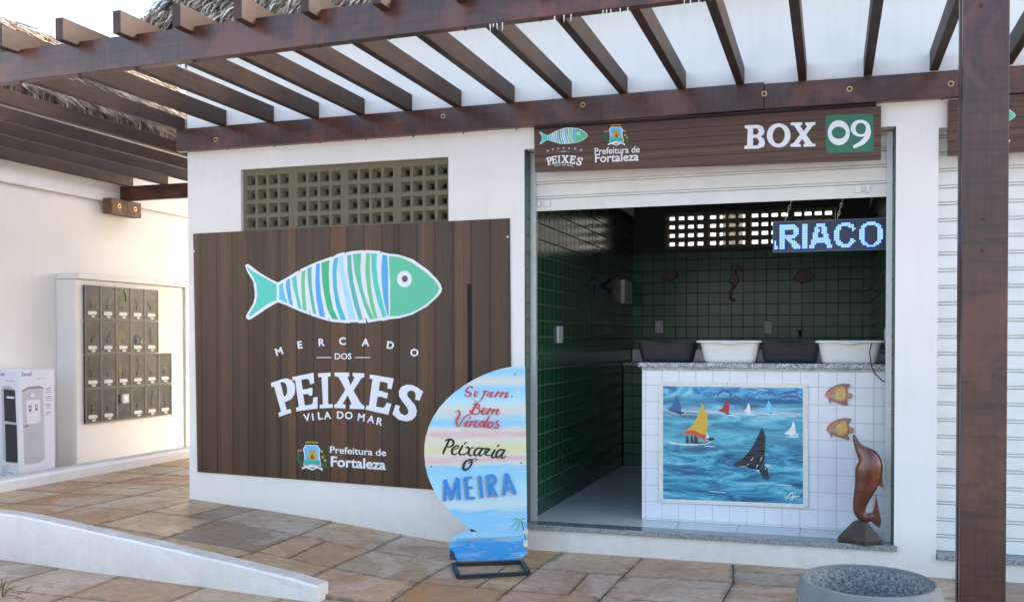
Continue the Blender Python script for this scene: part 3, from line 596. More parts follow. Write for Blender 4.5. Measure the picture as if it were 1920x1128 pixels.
hz=nd(nt,'ShaderNodeMapRange'); ln(nt,s.outputs[2],hz.inputs[0]); hz.inputs[1].default_value=1.155; hz.inputs[2].default_value=1.175
foam=ramp(nt,s.outputs[2],[(0,(0,0,0)),(1,(0,0,0))])
fb=nd(nt,'ShaderNodeMapRange'); ln(nt,mth(nt,'ABSOLUTE',mth(nt,'SUBTRACT',s.outputs[2],1.055)),fb.inputs[0]); fb.inputs[1].default_value=.0; fb.inputs[2].default_value=.05; fb.inputs[3].default_value=.75; fb.inputs[4].default_value=0
sea=mix(nt,mth(nt,'MULTIPLY',fb.outputs[0],ramp(nt,n2,[(.35,(0,0,0)),(.6,(1,1,1))])),sea,(.72,.84,.88))
hb=nd(nt,'ShaderNodeMapRange'); ln(nt,mth(nt,'ABSOLUTE',mth(nt,'SUBTRACT',s.outputs[2],1.135)),hb.inputs[0]); hb.inputs[1].default_value=0; hb.inputs[2].default_value=.03; hb.inputs[3].default_value=.7; hb.inputs[4].default_value=0; sea=mix(nt,hb.outputs[0],sea,(.02,.10,.30))
gt=nd(nt,'ShaderNodeMapRange'); ln(nt,mth(nt,'ABSOLUTE',mth(nt,'SUBTRACT',s.outputs[2],.88)),gt.inputs[0]); gt.inputs[1].default_value=0; gt.inputs[2].default_value=.16; gt.inputs[3].default_value=.5; gt.inputs[4].default_value=0; sea=mix(nt,gt.outputs[0],sea,(.13,.48,.58))
setc(nt,b,mix(nt,hz.outputs[0],sea,sky_)); bump(nt,b,n2,.3,.002)
pt=thing('seascape_painting','framed painting of sailing boats on a blue sea fixed to the tiled counter','painting',tuple(PF(1375,940)))
q=lambda x,y:(1230+x/4.34,700+y/4.34)
O4=[q(22,68),q(1235,87),q(1238,1095),q(25,1045)]; I4=[q(57,102),q(1195,118),q(1197,1060),q(57,1018)]
fr=MB(); A=[PF(*p) for p in O4];B=[PF(*p) for p in I4]; A2=[a+Vector((0,.013,0)) for a in A]; B2=[a+Vector((0,.004,0)) for a in B]
fr.add(A+B,[(k,(k+1)%4,4+(k+1)%4,4+k) for k in range(4)]); fr.add(A+A2,[(k,k+4,(k+1)%4+4,(k+1)%4) for k in range(4)]); fr.add(B+B2,[(k,(k+1)%4,(k+1)%4+4,k+4) for k in range(4)]); fr.build('frame',M['frame'],pt)
MB().poly([a+Vector((0,.004,0)) for a in B]).build('canvas',mc,pt)
for k,c_ in dict(sailblue=(.03,.12,.27),yel=(.66,.42,.05),redo=(.62,.09,.04),red=(.42,.03,.03),wht=(.80,.82,.78),lbs=(.20,.58,.78),blk=(.022,.026,.034),brn=(.05,.03,.03),foam=(.62,.76,.82),cloud=(.05,.13,.34),pale=(.34,.62,.74),cl2=(.30,.60,.74),dsh=(.02,.05,.09)).items(): M['p_'+k]=plain('paint_'+k,c_,.4,var=.12,sc=60)
def inkq(): return Ink(PF,-.0038+.0006,.0001,lambda x,y:q(x,y))
for P,w_,m_ in (([(500,190),(510,160),(545,142),(590,145),(610,170),(600,190)],[8,20,26,28,24,10],'p_cloud'),([(465,188),(480,165),(510,158)],[6,16,8],'p_cloud'),([(600,200),(650,188),(690,205)],[8,18,6],'p_cloud'),([(860,170),(900,155),(945,160),(975,185)],[8,22,26,10],'p_cloud'),([(980,215),(1040,190),(1110,185),(1185,200)],[6,20,24,8],'p_cloud'),([(1040,165),(1080,150),(1130,150),(1160,175)],[8,22,24,8],'p_cloud'),([(800,160),(850,130),(910,140)],[6,12,6],'p_pale'),([(1110,170),(1150,165),(1180,190)],[5,10,5],'p_pale'),([(60,110),(95,112),(130,120)],[14,20,6],'p_cloud'),([(530,165),(560,155),(585,170)],[5,10,5],'p_pale'),([(700,135),(770,128),(830,140)],[5,14,5],'p_cloud')):
    ik=inkq(); ik.stroke(P,w_,m_,n=5); ik.build('painted_cloud',pt)
for (cx_,cy_,rx,ry) in ((230,575,120,7),(440,590,50,4),(130,560,40,5),(590,335,60,4),(760,332,50,5),(930,330,70,4),(1110,515,60,4),(860,790,60,4),(720,760,50,3),(1040,905,70,4),(500,960,80,3),(180,325,60,4),(900,740,40,3)): ik=inkq(); ik.ell(cx_,cy_,rx,ry,'p_foam',16,.06); ik.build('painted_foam',pt)
def boat(parts):
    ik=inkq()
    for P,m_ in parts:
        if isinstance(P,tuple): ik.ell(*P,m_)
        else: ik.poly(P,m_)
    ik.build('painted_boat',pt)
boat([([(165,170),(185,215),(205,270),(205,318),(160,325),(95,295),(130,260),(150,215)],'p_sailblue'),([(150,320),(215,310),(235,322),(200,332)],'p_blk')])
boat([([(230,555),(260,560),(400,560),(480,530),(450,560),(400,580),(270,578)],'p_blk'),([(255,566),(330,572),(400,568),(468,540),(440,562),(395,577),(280,576)],'p_wht'),([(365,235),(385,260),(408,310),(422,380),(415,450),(400,550),(340,510),(300,500),(212,485),(270,445),(320,385),(350,320),(368,270)],'p_yel'),([(212,485),(250,463),(300,460),(340,475),(360,490),(405,495),(400,550),(350,515),(300,500),(250,494)],'p_redo'),([(412,475),(432,515),(430,525),(410,525)],'p_wht')]+[([(x,515),(x+14,515),(x+20,558),(x-6,558)],'p_blk') for x in (248,284,312,322)]+[((x+6,512,7,8),'p_blk') for x in (246,284,312)]+[([(410,528),(455,518),(485,532),(440,545)],'p_blk')])
boat([([(568,210),(590,232),(598,270),(592,325),(560,318),(505,305),(540,280),(560,240)],'p_red'),([(560,322),(612,325),(600,333),(570,333)],'p_blk')])
boat([([(750,238),(765,262),(772,325),(750,322),(712,305),(735,285),(745,255)],'p_wht')])
boat([([(915,215),(935,250),(948,285),(945,318),(905,315),(868,292),(895,270),(908,240)],'p_lbs'),([(900,318),(955,318),(940,325)],'p_dsh')])
boat([([(1115,385),(1130,410),(1138,480),(1132,500),(1085,500),(1042,488),(1080,460),(1105,425)],'p_wht'),([(1138,470),(1160,495),(1150,512),(1095,510),(1088,502),(1140,505)],'p_foam')])
rnd=random.Random(12)
for i in range(34):
    x=rnd.gauss(830,75); y=rnd.uniform(560,900)+(0 if rnd.random()<.6 else -40); l=rnd.uniform(40,120)
    ik=inkq(); ik.stroke([(x-l/2,y+rnd.uniform(-4,4)),(x,y+rnd.uniform(-5,5)),(x+l/2,y+rnd.uniform(-4,4))],[1,rnd.uniform(3,8),1],'p_dsh' if rnd.random()<.6 else 'p_cloud',n=3,cap=False); ik.build('painted_wave',pt)
boat([([(860,438),(880,470),(892,520),(888,610),(880,720),(845,780),(760,768),(622,745),(700,695),(760,630),(805,560),(835,490)],'p_blk'),([(700,750),(745,755),(745,759),(700,754)],'p_wht'),([(740,742),(752,730),(756,732),(744,745)],'p_wht'),([(772,705),(790,680),(794,682),(776,708)],'p_wht'),([(815,760),(828,738),(832,740),(819,763)],'p_wht'),([(845,705),(862,675),(866,677),(849,708)],'p_wht'),([(858,770),(880,725),(890,790),(905,755),(912,800),(920,850),(880,850),(850,810),(840,780)],'p_blk'),([(885,740),(945,755),(910,760)],'p_foam')])
ik=inkq()
for P in ([(310,137),(335,140),(352,150),(365,138),(388,135)],[(382,158),(395,158),(410,164)],[(440,150),(450,148),(462,148)]): ik.stroke(P,4,'p_brn',cap=False)
ik.build('painted_gulls',pt)
ik=inkq()
for P in ([(1040,1000),(1070,1000),(1105,960),(1110,1030)],[(1080,985),(1135,965),(1090,1040),(1120,1000),(1170,992)],[(1050,1020),(1100,1005),(1160,1000)]): ik.stroke(P,5,'p_wht',n=4,cap=False)
ik.build('signature',pt)
sc=MB()
for p in ((1222,1083),(580,80),(40,1030)): a=PF(*q(*p)); sc.cyl(a,a+Vector((0,-.004,0)),.004,8)
sc.build('nail',M['rust'],pt)

# ---------------------------------------------------------------- carved dolphin
S=3.133; DP=FY(.03)
dq=lambda x,y:DP(1520+x/S,680+y/S)
dl=thing('carved_dolphin','varnished red wooden dolphin leaping on a dark base on the granite sill','sculpture',tuple(dq(300,1030)))
k=(dq(100,0)-dq(0,0)).length/100
sp_=[(250,418,8),(262,450,13),(276,488,20),(300,520,36),(335,545,58),(348,580,70),(344,620,76),(337,660,74),(330,700,64),(318,740,57),(300,785,47),(288,830,38),(284,870,36),(300,903,31),(330,912,27),(352,905,24),(372,886,18)]
MB().tube([dq(x,y) for x,y,r_ in sp_],0,20,rs=[(r_*k*1.07,max(r_*k*.66,.005)) for x,y,r_ in sp_],flat=(0,1,0)).build('body',M['dolph'],dl,smooth=True).modifiers.new('s','SUBSURF').render_levels=1
def fin(P,d=.016): 
    m=MB(); pts=[dq(x,y)+Vector((0,-d/2,0)) for x,y in P]; m.prism(pts,(0,d,0)); m.build('fin',M['dolph'],dl,bevel=.005)
fin([(345,885),(365,872),(374,840),(383,765),(396,830),(404,880),(415,915),(413,945),(404,967),(385,955),(352,928)],.022); fin([(395,600),(414,620),(420,660),(429,743),(412,722),(378,716)],.014); fin([(285,585),(262,618),(262,665),(272,700),(290,690),(300,620)],.03)
bb=MB(); y0,y1=-.06,.14
Pt=[dq(x,y) for x,y in ((252,930),(336,935),(420,1015),(168,992))]; zt=dq(300,928).z; zb=.199
xs_=[Pt[0].x,Pt[1].x,Pt[2].x,Pt[3].x]; xm=(xs_[2]+xs_[3])/2
bb.add([(xs_[3]-.01,.02,zb),(xm+.02,-.075,zb),(xs_[2],-.01,zb),(xs_[2]-.02,.12,zb),(xs_[3]+.02,.12,zb), (xs_[3]-.01,.02,zb+.035),(xm+.02,-.075,zb+.025),(xs_[2],-.01,zb+.03),(xs_[2]-.02,.12,zb+.03),(xs_[3]+.02,.12,zb+.035),
 (xs_[0],.02,zt),(xm+.005,.0,zt),(xs_[1],.01,zt),(xs_[1]-.02,.07,zt),(xs_[0]+.02,.07,zt)],[(4,3,2,1,0),(10,11,12,13,14)]+[(i,(i+1)%5,(i+1)%5+5,i+5) for i in range(5)]+[(i+5,(i+1)%5+5,(i+1)%5+10,i+10) for i in range(5)])
bb.build('base',M['dbase'],dl,bevel=.006)

# ---------------------------------------------------------------- LED sign
M['ledbody']=plain('led_panel_blue_black',(.012,.02,.055),.4); M['ledframe']=plain('led_frame',(.05,.07,.13),.35)
def emit(name,c,s_):
    m,nt,b=mat(name); b.inputs['Base Color'].default_value=(.005,.008,.02,1); b.inputs['Emission Color'].default_value=(*c,1); b.inputs['Emission Strength'].default_value=s_; return m
M['ledon']=emit('lit_led',(.25,.46,1.0),.46); M['ledhalo']=emit('lit_led_lens',(.01,.08,1.0),.32); M['ledoff']=plain('unlit_led',(.10,.14,.22),.3)
LY=.30; LP=FY(LY)
A=LP(1449,410);B_=LP(1452,472); x0,zt_,zb_=A.x,LP(1550,412).z,LP(1550,471).z; x1=1.515
ld=thing('led_sign','scrolling blue LED sign hung on two chains behind the shutter, showing RIACO','LED sign',(x0,LY,zb_))
MB().box(x0,x1,LY+.004,LY+.06,zb_,zt_).build('housing',M['ledbody'],ld,bevel=.003)
fr=MB(); fr.box(x0,x1,LY-.004,LY+.004,zt_-.010,zt_); fr.box(x0,x1,LY-.004,LY+.004,zb_,zb_+.010); fr.box(x0,x0+.010,LY-.004,LY+.004,zb_+.010,zt_-.010); fr.build('frame',M['ledframe'],ld)
bm={'R':"XXXXXXXXX...|XXXXXXXXXX..|XXXXXXXXXXX.|XXX.....XXX.|XXX.....XXX.|XXX.....XXX.|XXXXXXXXXX..|XXXXXXXXX...|XXX.XXX.....|XXX..XXXX...|XXX...XXXX..|XXX....XXXX.|XXX....XXXXX|XXX.....XXXX",
'I':"XXX|"*13+"XXX",
'A':"....XXXXX....|....XXXXX....|...XX..XXX...|...XXX.XXX...|...XXX.XXX...|..XXX..XXX...|..XXX...XXX..|..XXX...XXX..|..XXXXXXXXX..|.XXXXXXXXXXX.|.XXXXXXXXXXX.|.XXX.....XXX.|XXX.......XXX|XXX.......XXX",
'C':"....XXXXX...|..XXXXXXXXX.|.XXX....XXX.|.XXX......XX|XXX.......X.|XXX.........|XXX.........|XXX.........|XXX.........|XXX......XX.|.XXX.....XXX|.XXXX...XXX.|..XXXXXXXX..|....XXXXX...",
'O':"....XXXXX....|..XXXXXXXXX..|.XXX.....XXX.|.XX.......XX.|XXX.......XXX|XXX.......XXX|XXX.......XXX|XXX.......XXX|XXX.......XXX|XXX.......XXX|.XX.......XX.|.XXX.....XXX.|..XXX...XXX..|....XXXXX...."}
on={}
for ch,c0 in (('R',3),('I',16),('A',20),('C',34),('O',48)):
    for r_,row in enumerate(bm[ch].split('|')):
        for c_,x in enumerate(row):
            if x=='X': on[(c0+c_,r_+1)]=ch
for k_ in ((0,10),(0,11),(0,12),(0,13),(0,14),(1,13),(1,14)): on[k_]='.'
nc=63; x00=x0+.018; pit=(x1-.012-x00)/(nc-1); zr0=zt_-.018; pz=(zt_-zb_-.036)/15
LM={c:(MB(),MB()) for c in '.RIACO'};mf=MB()
for c_ in range(nc):
    for r_ in range(16):
        x=x00+c_*pit; z=zr0-r_*pz
        def dot(m_,s_,y): m_.poly([(x-s_,y,z-s_),(x+s_,y,z-s_),(x+s_,y,z+s_),(x-s_,y,z+s_)])
        if (c_,r_) in on: dot(LM[on[c_,r_]][0],pit*.49,LY+.0025); dot(LM[on[c_,r_]][1],pit*.41,LY+.0015)
        else: dot(mf,pit*.15,LY+.0025)

for c in '.RIACO':
    o=LM[c][0].build('lit_letter',M['ledhalo'],ld); o['_o']=tuple(ld['_o']); LM[c][1].build('lit_dots',M['ledon'],o)
mf.build('unlit_dots',M['ledoff'],ld)
for xa,xb in ((x0+.085,x0+.15),(x0+.455,x0+.51)):
    c_=MB(); n=7; za=zt_+.003; zc=zt_+.21
    for i in range(n):
        t=(i+.5)/n; p=Vector((xa+(xb-xa)*t,LY+.03,za+(zc-za)*t)); d=Vector((xb-xa,0,zc-za)).normalized(); L=(zc-za)/n*.66; sd=Vector((d.z,0,-d.x)) if i%2 else Vector((0,1,0)); sd=(sd+Vector((0,.25,0))*(1 if i%2 else 0)).normalized()
        pts=[p+d*L*math.cos(a_)+sd*.0075*math.sin(a_) for a_ in [2*math.pi*k/10 for k in range(11)]]; c_.tube(pts,.0024,5)
    c_.build('chain',M['rail'],ld,smooth=True)

# ================================================================= SIGNS
def kh(outer,inner):
    """outline with a hole bridged into one polygon"""
    o=min(range(len(outer)),key=lambda i:min((outer[i][0]-p[0])**2+(outer[i][1]-p[1])**2 for p in inner)); i0=min(range(len(inner)),key=lambda j:(outer[o][0]-inner[j][0])**2+(outer[o][1]-inner[j][1])**2)
    def area(P): return sum(P[k][0]*P[(k+1)%len(P)][1]-P[(k+1)%len(P)][0]*P[k][1] for k in range(len(P)))
    inn=inner[i0:]+inner[:i0+1]
    if area(outer)*area(inner)>0: inn=inn[::-1]
    return outer[:o+1]+inn+outer[o:]
def fish_logo(ik):
    f=lambda P:[(440+x/4.338,440+y/4.338) for x,y in P]
    ik.poly(f([(85,250),(100,236),(118,242),(200,305),(270,348),(350,388),(430,345),(520,288),(523,306),(535,280),(640,232),(790,176),(792,184),(835,156),(893,141),(899,162),(905,144),(960,132),(1050,125),(1052,142),(1058,125),(1120,127),(1188,133),(1178,158),(1194,139),(1250,153),(1330,160),(1450,200),(1570,285),(1650,365),(1677,405),(1686,440),(1678,470),(1650,505),(1560,585),(1440,650),(1340,678),(1265,686),(1200,700),(1195,695),(1085,714),(1060,665),(1071,716),(1003,718),(1003,710),(940,712),(935,718),(850,712),(775,704),(760,670),(769,703),(700,682),(620,655),(603,595),(614,651),(540,625),(480,600),(420,572),(350,548),(260,600),(135,685),(110,690),(93,675),(93,655),(150,560),(163,505),(163,460),(150,380),(100,295)]),'white')
    for P,m in (([(104,262),(150,300),(200,325),(340,405),(342,530),(300,548),(250,575),(125,665),(112,655),(140,610),(170,555),(182,500),(182,460),(175,400),(150,345),(120,300),(98,266)],'f_teal'),
        ([(362,408),(393,388),(395,430),(408,490),(432,556),(400,542),(360,525)],'f_cy'),([(418,370),(448,356),(453,430),(462,510),(476,580),(445,563),(430,500),(418,430)],'f_bl'),([(464,348),(500,330),(507,400),(522,500),(548,607),(516,595),(490,480),(472,410)],'f_teal'),
        ([(545,300),(577,284),(570,370),(572,450),(585,622),(554,608),(545,500),(540,400)],'f_lgr'),([(590,275),(627,256),(624,330),(630,450),(663,648),(638,640),(615,520),(597,390)],'f_sea'),([(662,240),(693,228),(690,340),(700,480),(735,672),(690,662),(664,520),(655,400)],'f_blue'),
        ([(704,226),(770,206),(765,330),(775,480),(800,600),(845,690),(792,682),(752,600),(730,500),(712,380)],'f_gr'),([(805,200),(815,190),(843,184),(828,300),(832,430),(858,560),(907,692),(862,692),(825,580),(800,430),(795,290)],'f_tq'),
        ([(847,175),(875,166),(885,270),(908,400),(945,530),(985,688),(930,686),(905,540),(880,420),(850,300)],'f_lb'),([(915,166),(948,162),(952,260),(965,380),(995,510),(1042,690),(1012,692),(975,580),(940,430),(918,290)],'f_sea'),
        ([(960,158),(1028,150),(1022,280),(1035,410),(1070,540),(1135,682),(1100,686),(1060,600),(1010,440),(975,300)],'f_head'),([(1068,150),(1102,148),(1098,260),(1104,400),(1125,530),(1162,680),(1140,682),(1110,600),(1080,460),(1062,300)],'f_lgr'),
        ([(1110,150),(1158,152),(1152,250),(1165,380),(1195,510),(1235,665),(1205,672),(1165,560),(1135,430),(1112,290)],'f_teal'),([(1202,160),(1240,170),(1247,300),(1248,450),(1253,660),(1242,655),(1215,540),(1198,420),(1192,280)],'f_bl'),
        ([(1255,173),(1340,182),(1395,203),(1450,232),(1560,310),(1620,365),(1652,408),(1662,440),(1650,475),(1610,520),(1540,578),(1480,613),(1420,638),(1340,657),(1262,662),(1266,600),(1265,400),(1258,280)],'f_head')): ik.poly(f(P),m)
    ik.ell(440+1381/4.338,440+360/4.338,60/4.338,67/4.338,'white'); ik.ell(440+1384/4.338,440+358/4.338,24/4.338,27/4.338,'f_pupil')
def market_text(ik,par):
    g=lambda x,y:(440+x/4.338,440+y/4.338)
    for ch,x,y,r_,sz in (('M',338,984,-.30,62),('E',512,925,-.14,62),('R',680,903,-.05,62),('C',848,892,0,62),('A',1036,900,.05,62),('D',1232,921,.12,62),('O',1428,985,.0,62)): a,b_=g(x,y); ik.text(ch,a,b_,sz/4.338*1.32,sz/4.338*1.32,'white',rot=r_,off=.035)
    a,b_=g(810,1010); ik.text('DOS',a,b_,16,15.5,'white',off=.02)
    for x0_,x1_ in ((668,786),(980,1102)): ik.poly([g(x0_,994),g(x1_,994),g(x1_,1000),g(x0_,1000)],'white')
    f=lambda P:[(490+x/5.126,680+y/5.126) for x,y in P]
    L=[kh([(92,192),(200,155),(245,148),(290,165),(318,200),(326,245),(318,300),(290,345),(250,367),(224,374),(245,452),(280,440),(288,478),(172,517),(164,478),(190,468),(122,225),(97,232)],[(183,187),(215,182),(236,203),(248,240),(248,285),(236,312),(217,324)]),
     [(296,135),(502,94),(508,194),(470,205),(460,165),(440,152),(383,163),(398,255),(450,248),(460,240),(492,240),(490,312),(460,315),(450,298),(402,300),(418,408),(480,398),(494,385),(500,332),(540,325),(540,437),(338,465),(333,428),(360,420),(325,165),(300,168)],
     [(543,100),(665,92),(665,128),(640,132),(642,395),(686,395),(686,430),(562,437),(560,402),(592,397),(578,135),(548,135)],
     [(703,92),(845,92),(845,128),(828,132),(858,215),(895,140),(893,132),(878,128),(878,94),(990,100),(988,138),(965,142),(885,265),(945,370),(970,400),(990,408),(990,444),(848,440),(850,402),(868,397),(832,310),(785,385),(790,397),(810,402),(808,436),(700,432),(702,398),(722,392),(808,258),(760,165),(735,132),(705,126)],
     [(1045,110),(1273,148),(1252,250),(1212,245),(1215,198),(1200,188),(1140,178),(1128,265),(1168,272),(1178,280),(1218,288),(1208,340),(1172,334),(1165,328),(1118,322),(1102,418),(1168,430),(1184,422),(1205,382),(1250,392),(1220,497),(1000,448),(1010,410),(1035,408),(1068,155),(1040,148)],
     [(1555,275),(1520,362),(1478,350),(1485,310),(1475,280),(1450,265),(1420,268),(1402,290),(1405,320),(1440,360),(1480,410),(1495,460),(1485,510),(1445,550),(1390,560),(1320,545),(1260,492),(1290,400),(1332,412),(1322,450),(1340,485),(1375,502),(1405,492),(1415,465),(1400,425),(1360,375),(1325,320),(1322,270),(1345,230),(1395,208),(1450,212),(1500,235)]]
    for P in L:
        i2=Ink(ik.p,mapf=ik.map); i2.poly(f(P),'white'); i2.build('letter',par)
    for ch,x,y,r_ in (('V',415,560,-.17),('I',487,552,-.13),('L',543,543,-.09),('A',605,538,-.05),('D',722,533,0),('O',800,536,.03),('M',920,550,.12),('A',1018,568,.16),('R',1098,588,.2)):
        a,b_=490+x/5.126,680+y/5.126; ik.text(ch,a,b_,18.5,19,'white',rot=r_,off=.03)
def crest(ik):
    f=lambda P:[(540+x/8.727,800+y/8.727) for x,y in P]
    for cx_,cy_,s_ in ((185,470,1),(195,560,1),(165,520,1),(215,620,1),(590,470,1),(600,560,1),(620,620,1),(575,620,1),(170,440,1)): ik.poly(f([(cx_-32,cy_),(cx_,cy_-48),(cx_+34,cy_),(cx_,cy_+52)]),'leafp')
    for x,y in ((172,382),(212,382)): ik.poly(f([(x-20,y-15),(x,y-8),(x+20,y-18),(x+8,y+22),(x-8,y+22)]),'pinkp')
    for x,y in ((553,398),(565,492),(607,542)): ik.ell(540+x/8.727,800+y/8.727,2.4,2.5,'gold',8)
    ik.poly(f([(283,262),(283,240),(305,250),(325,228),(345,250),(365,232),(385,250),(405,230),(425,250),(445,235),(465,255),(488,245),(485,268),(385,258)]),'gold')
    ik.poly(f([(287,290),(480,297),(533,372),(515,420),(525,520),(545,625),(480,670),(400,710),(320,680),(252,620),(265,520),(262,430),(243,355)]),'white')
    ik.poly(f([(298,304),(472,310),(514,372),(500,420),(508,548),(268,538),(277,430),(260,362)]),'skyp'); ik.poly(f([(264,538),(520,545),(530,612),(400,692),(262,612)]),'seap')
    ik.poly(f([(327,372),(345,378),(360,366),(375,378),(392,368),(408,380),(425,370),(440,382),(452,380),(450,400),(462,440),(482,540),(308,528),(330,450),(345,400),(328,392)]),'gold'); ik.poly(f([(345,398),(450,402),(450,410),(343,406)]),'golddark'); ik.poly(f([(368,530),(370,470),(382,448),(397,440),(412,450),(420,475),(420,535)]),'golddark')
    ik.poly(f([(222,690),(238,655),(262,640),(300,615),(400,600),(480,615),(530,650),(560,670),(575,715),(545,705),(530,695),(480,672),(400,650),(320,660),(262,680),(240,690)]),'white')
    for i,ch in enumerate('FORTITUDINE'): t=i/10; ik.text(ch,540+(272+235*t)/8.727,800+(650-42*math.sin(math.pi*t)+18*t)/8.727,3.7,4.4,'ink',rot=-.22+.5*t,off=.02)
def pref(ik,x1=None,one=True,xs=1):
    ik.text('Prefeitura de',617.5,848.3,20.3,18,'white',off=.018,slope=.055); ik.text('Fortaleza',618.8,873,28.0,26.5,'white',off=.028,slope=.065)
# --- big poster
PO=FY(-.012); ps=thing('market_poster','big brown plank-print poster with a striped green fish and PEIXES lettering','poster',tuple(PO(660,900)))
cor=[PO(370,884),PO(960,928.5),PO(955,409),PO(362,438)]
MB().prism([c for c in cor],(0,.011,0)).build('panel',M['poster'],ps)
ik=Ink(PO); fish_logo(ik); ik.build('fish_logo',ps)
ik=Ink(PO); market_text(ik,ps); ik.build('market_lettering',ps)
ik=Ink(PO); crest(ik); ik.build('city_crest',ps)
ik=Ink(PO); pref(ik); ik.build('city_lettering',ps)
ik=Ink(PO); ik.poly([(876,532),(884,532),(885,760),(877,760)],'slot'); ik.build('slot_gap',ps)
for p in ((952,444),(364,471),(368,853)): a=PO(*p); MB().cyl(a+Vector((0,.002,0)),a+Vector((0,-.004,0)),.008,10).build('screw',M['rail'],ps)
# --- stall sign
SY=-.045; SP=FY(SY); sg=thing('stall_sign','brown plank-print sign over the open stall reading BOX 09 with fish logo and city crest','sign',tuple(SP(1326,310)))
cor=[SP(1003,322),SP(1652,298.5),SP(1652,199),SP(1001,231)]
MB().prism(cor,(0,.04,0)).build('panel',M['signwood'],sg)
def small(x,y): # poster pixels -> small logo pixels
    u=(x-459)/(828-459); v_=(y-469)/(788-469); return (1011.5+u*90.5, 238+v_*71.5 + (1-u)*3.2-(.0 if v_<.5 else 0)+(v_*(0)))
ik=Ink(SP,mapf=small); fish_logo(ik); ik.build('fish_logo',sg); ik=Ink(SP,mapf=small); market_text(ik,sg); ik.build('market_lettering',sg)
def smallc(x,y): u=(x-568)/(605-568); v_=(y-826)/(882-826); return (1141.5+u*30.5,233+v_*41.5-u*1.5)
ik=Ink(SP,mapf=smallc); crest(ik); ik.build('city_crest',sg)
ik=Ink(SP); ik.text('Prefeitura de',1114,289.5,16.3,17,'white',off=.015,slope=-.045); ik.text('Fortaleza',1114.5,304.5,22.3,22,'white',off=.02,slope=-.045); ik.build('city_lettering',sg)
f3=lambda P:[(1280+x/3,y/3) for x,y in P]
def ring(cx_,cy_,rx,ry,ix,iy,iw=0,ih=0,n=36,rot=0):
    e=lambda a,b_,ox,oy:[(cx_+ox+a*math.cos(t)*math.cos(rot)-b_*math.sin(t)*math.sin(rot),cy_+oy+a*math.cos(t)*math.sin(rot)+b_*math.sin(t)*math.cos(rot)) for t in [2*math.pi*i/n for i in range(n)]]
    return f3(e(rx,ry,0,0)),f3(e(ix,iy,iw,ih))
ik=Ink(SP)
BO=[(350,705),(425,702),(450,713),(461,738),(455,757),(440,768),(457,782),(464,805),(455,826),(425,836),(347,838),(347,822),(362,817),(366,726),(350,722)]
ik.poly(f3(kh(kh(BO,[(396,722),(420,723),(428,740),(418,757),(396,758)]),[(396,775),(418,776),(431,796),(422,818),(396,820)])),'white')
o_,i_=ring(540,762,67,68,34,47,rot=.12); ik.ring(o_,i_,'white')
ik.poly(f3([(607,690),(672,688),(672,702),(660,706),(680,738),(700,712),(690,702),(690,690),(747,687),(745,702),(733,706),(695,758),(730,808),(746,810),(746,824),(680,826),(680,812),(690,808),(672,782),(652,810),(664,814),(664,826),(606,826),(606,812),(622,806),(660,758),(628,708),(608,704)]),'white'); ik.build('stall_lettering',sg)
ik=Ink(SP); rc=[]
for (cx_,cy_,a0) in ((1058,655,-90),(1060,838,0),(820,848,90),(818,663,180)):
    for k in range(5): t=R(a0+k*22.5); rc.append((cx_+14*math.cos(t),cy_+14*math.sin(t)))
ik.poly(f3(rc),'signgreen'); o_,i_=ring(878,747,62,70,40,34,0,0); ik.ring(o_,i_,'white'); o_,i_=ring(1000,722,55,48,30,32,2,2); ik.ring(o_,i_,'white'); ik.poly(f3([(1054,712),(1060,745),(1050,780),(1020,812),(965,836),(957,820),(995,798),(1018,775),(1028,745),(1030,722)]),'white'); ik.build('number_plate',sg)
a=SP(1295,238.5); MB().cyl(a,a+Vector((0,-.006,0)),.011,12).build('screw',M['rust'],sg)
# --- neighbouring stall sign
SP2=FY(-.045); s2=thing('stall_sign','brown plank-print sign of the next stall, mostly hidden behind the wooden post','sign',tuple(SP2(1850,290)))
a=SP2(1778,188);b_=SP2(1778,291); MB().box(a.x,a.x+2.48,-.045,-.005,b_.z,a.z).build('panel',M['signwood'],s2)
def small2(x,y): u=(x-459)/(828-459); v_=(y-469)/(788-469); return (1801+u*103,199+v_*77+(1-u)*2)
ik=Ink(SP2,mapf=small2); fish_logo(ik); ik.build('fish_logo',s2); ik=Ink(SP2,mapf=small2); market_text(ik,s2); ik.build('market_lettering',s2)

# ---------------------------------------------------------------- free-standing painted board
dv=Vector((.93,.367,0)).normalized(); NB=Vector((dv.y,-dv.x,0)); O_=Vector((-1.49,-.50,0)); BP=Plane(O_,NB)
mbm,nt,b=mat('hand_painted_board'); b.inputs['Roughness'].default_value=.4
s=nd(nt,'ShaderNodeSeparateXYZ'); ln(nt,pos(nt),s.inputs[0]); wob=noise(nt,pos(nt,(1.6,1.6,7)),2.5,5,.6,.6)
zz=mth(nt,'ADD',s.outputs[2],mth(nt,'MULTIPLY',mth(nt,'SUBTRACT',wob,.5),.10)); zf=mth(nt,'DIVIDE',zz,1.45)
cream=(.66,.66,.58);sk=(.24,.58,.82);lsk=(.42,.70,.84);pk=(.72,.42,.45);ye=(.68,.67,.33)
col=ramp(nt,zf,[(0,(.04,.30,.68)),(.095,(.05,.32,.70)),(.115,(.28,.60,.82)),(.245,(.22,.56,.84)),(.27,(.55,.70,.74)),(.34,lsk),(.40,(.33,.66,.84)),(.47,sk),(.49,cream),(.505,pk),(.53,cream),(.56,ye),(.61,cream),(.635,pk),(.66,cream),(.69,sk),(.76,cream),(.80,lsk),(.86,sk),(.90,cream),(.95,sk),(1,cream)])
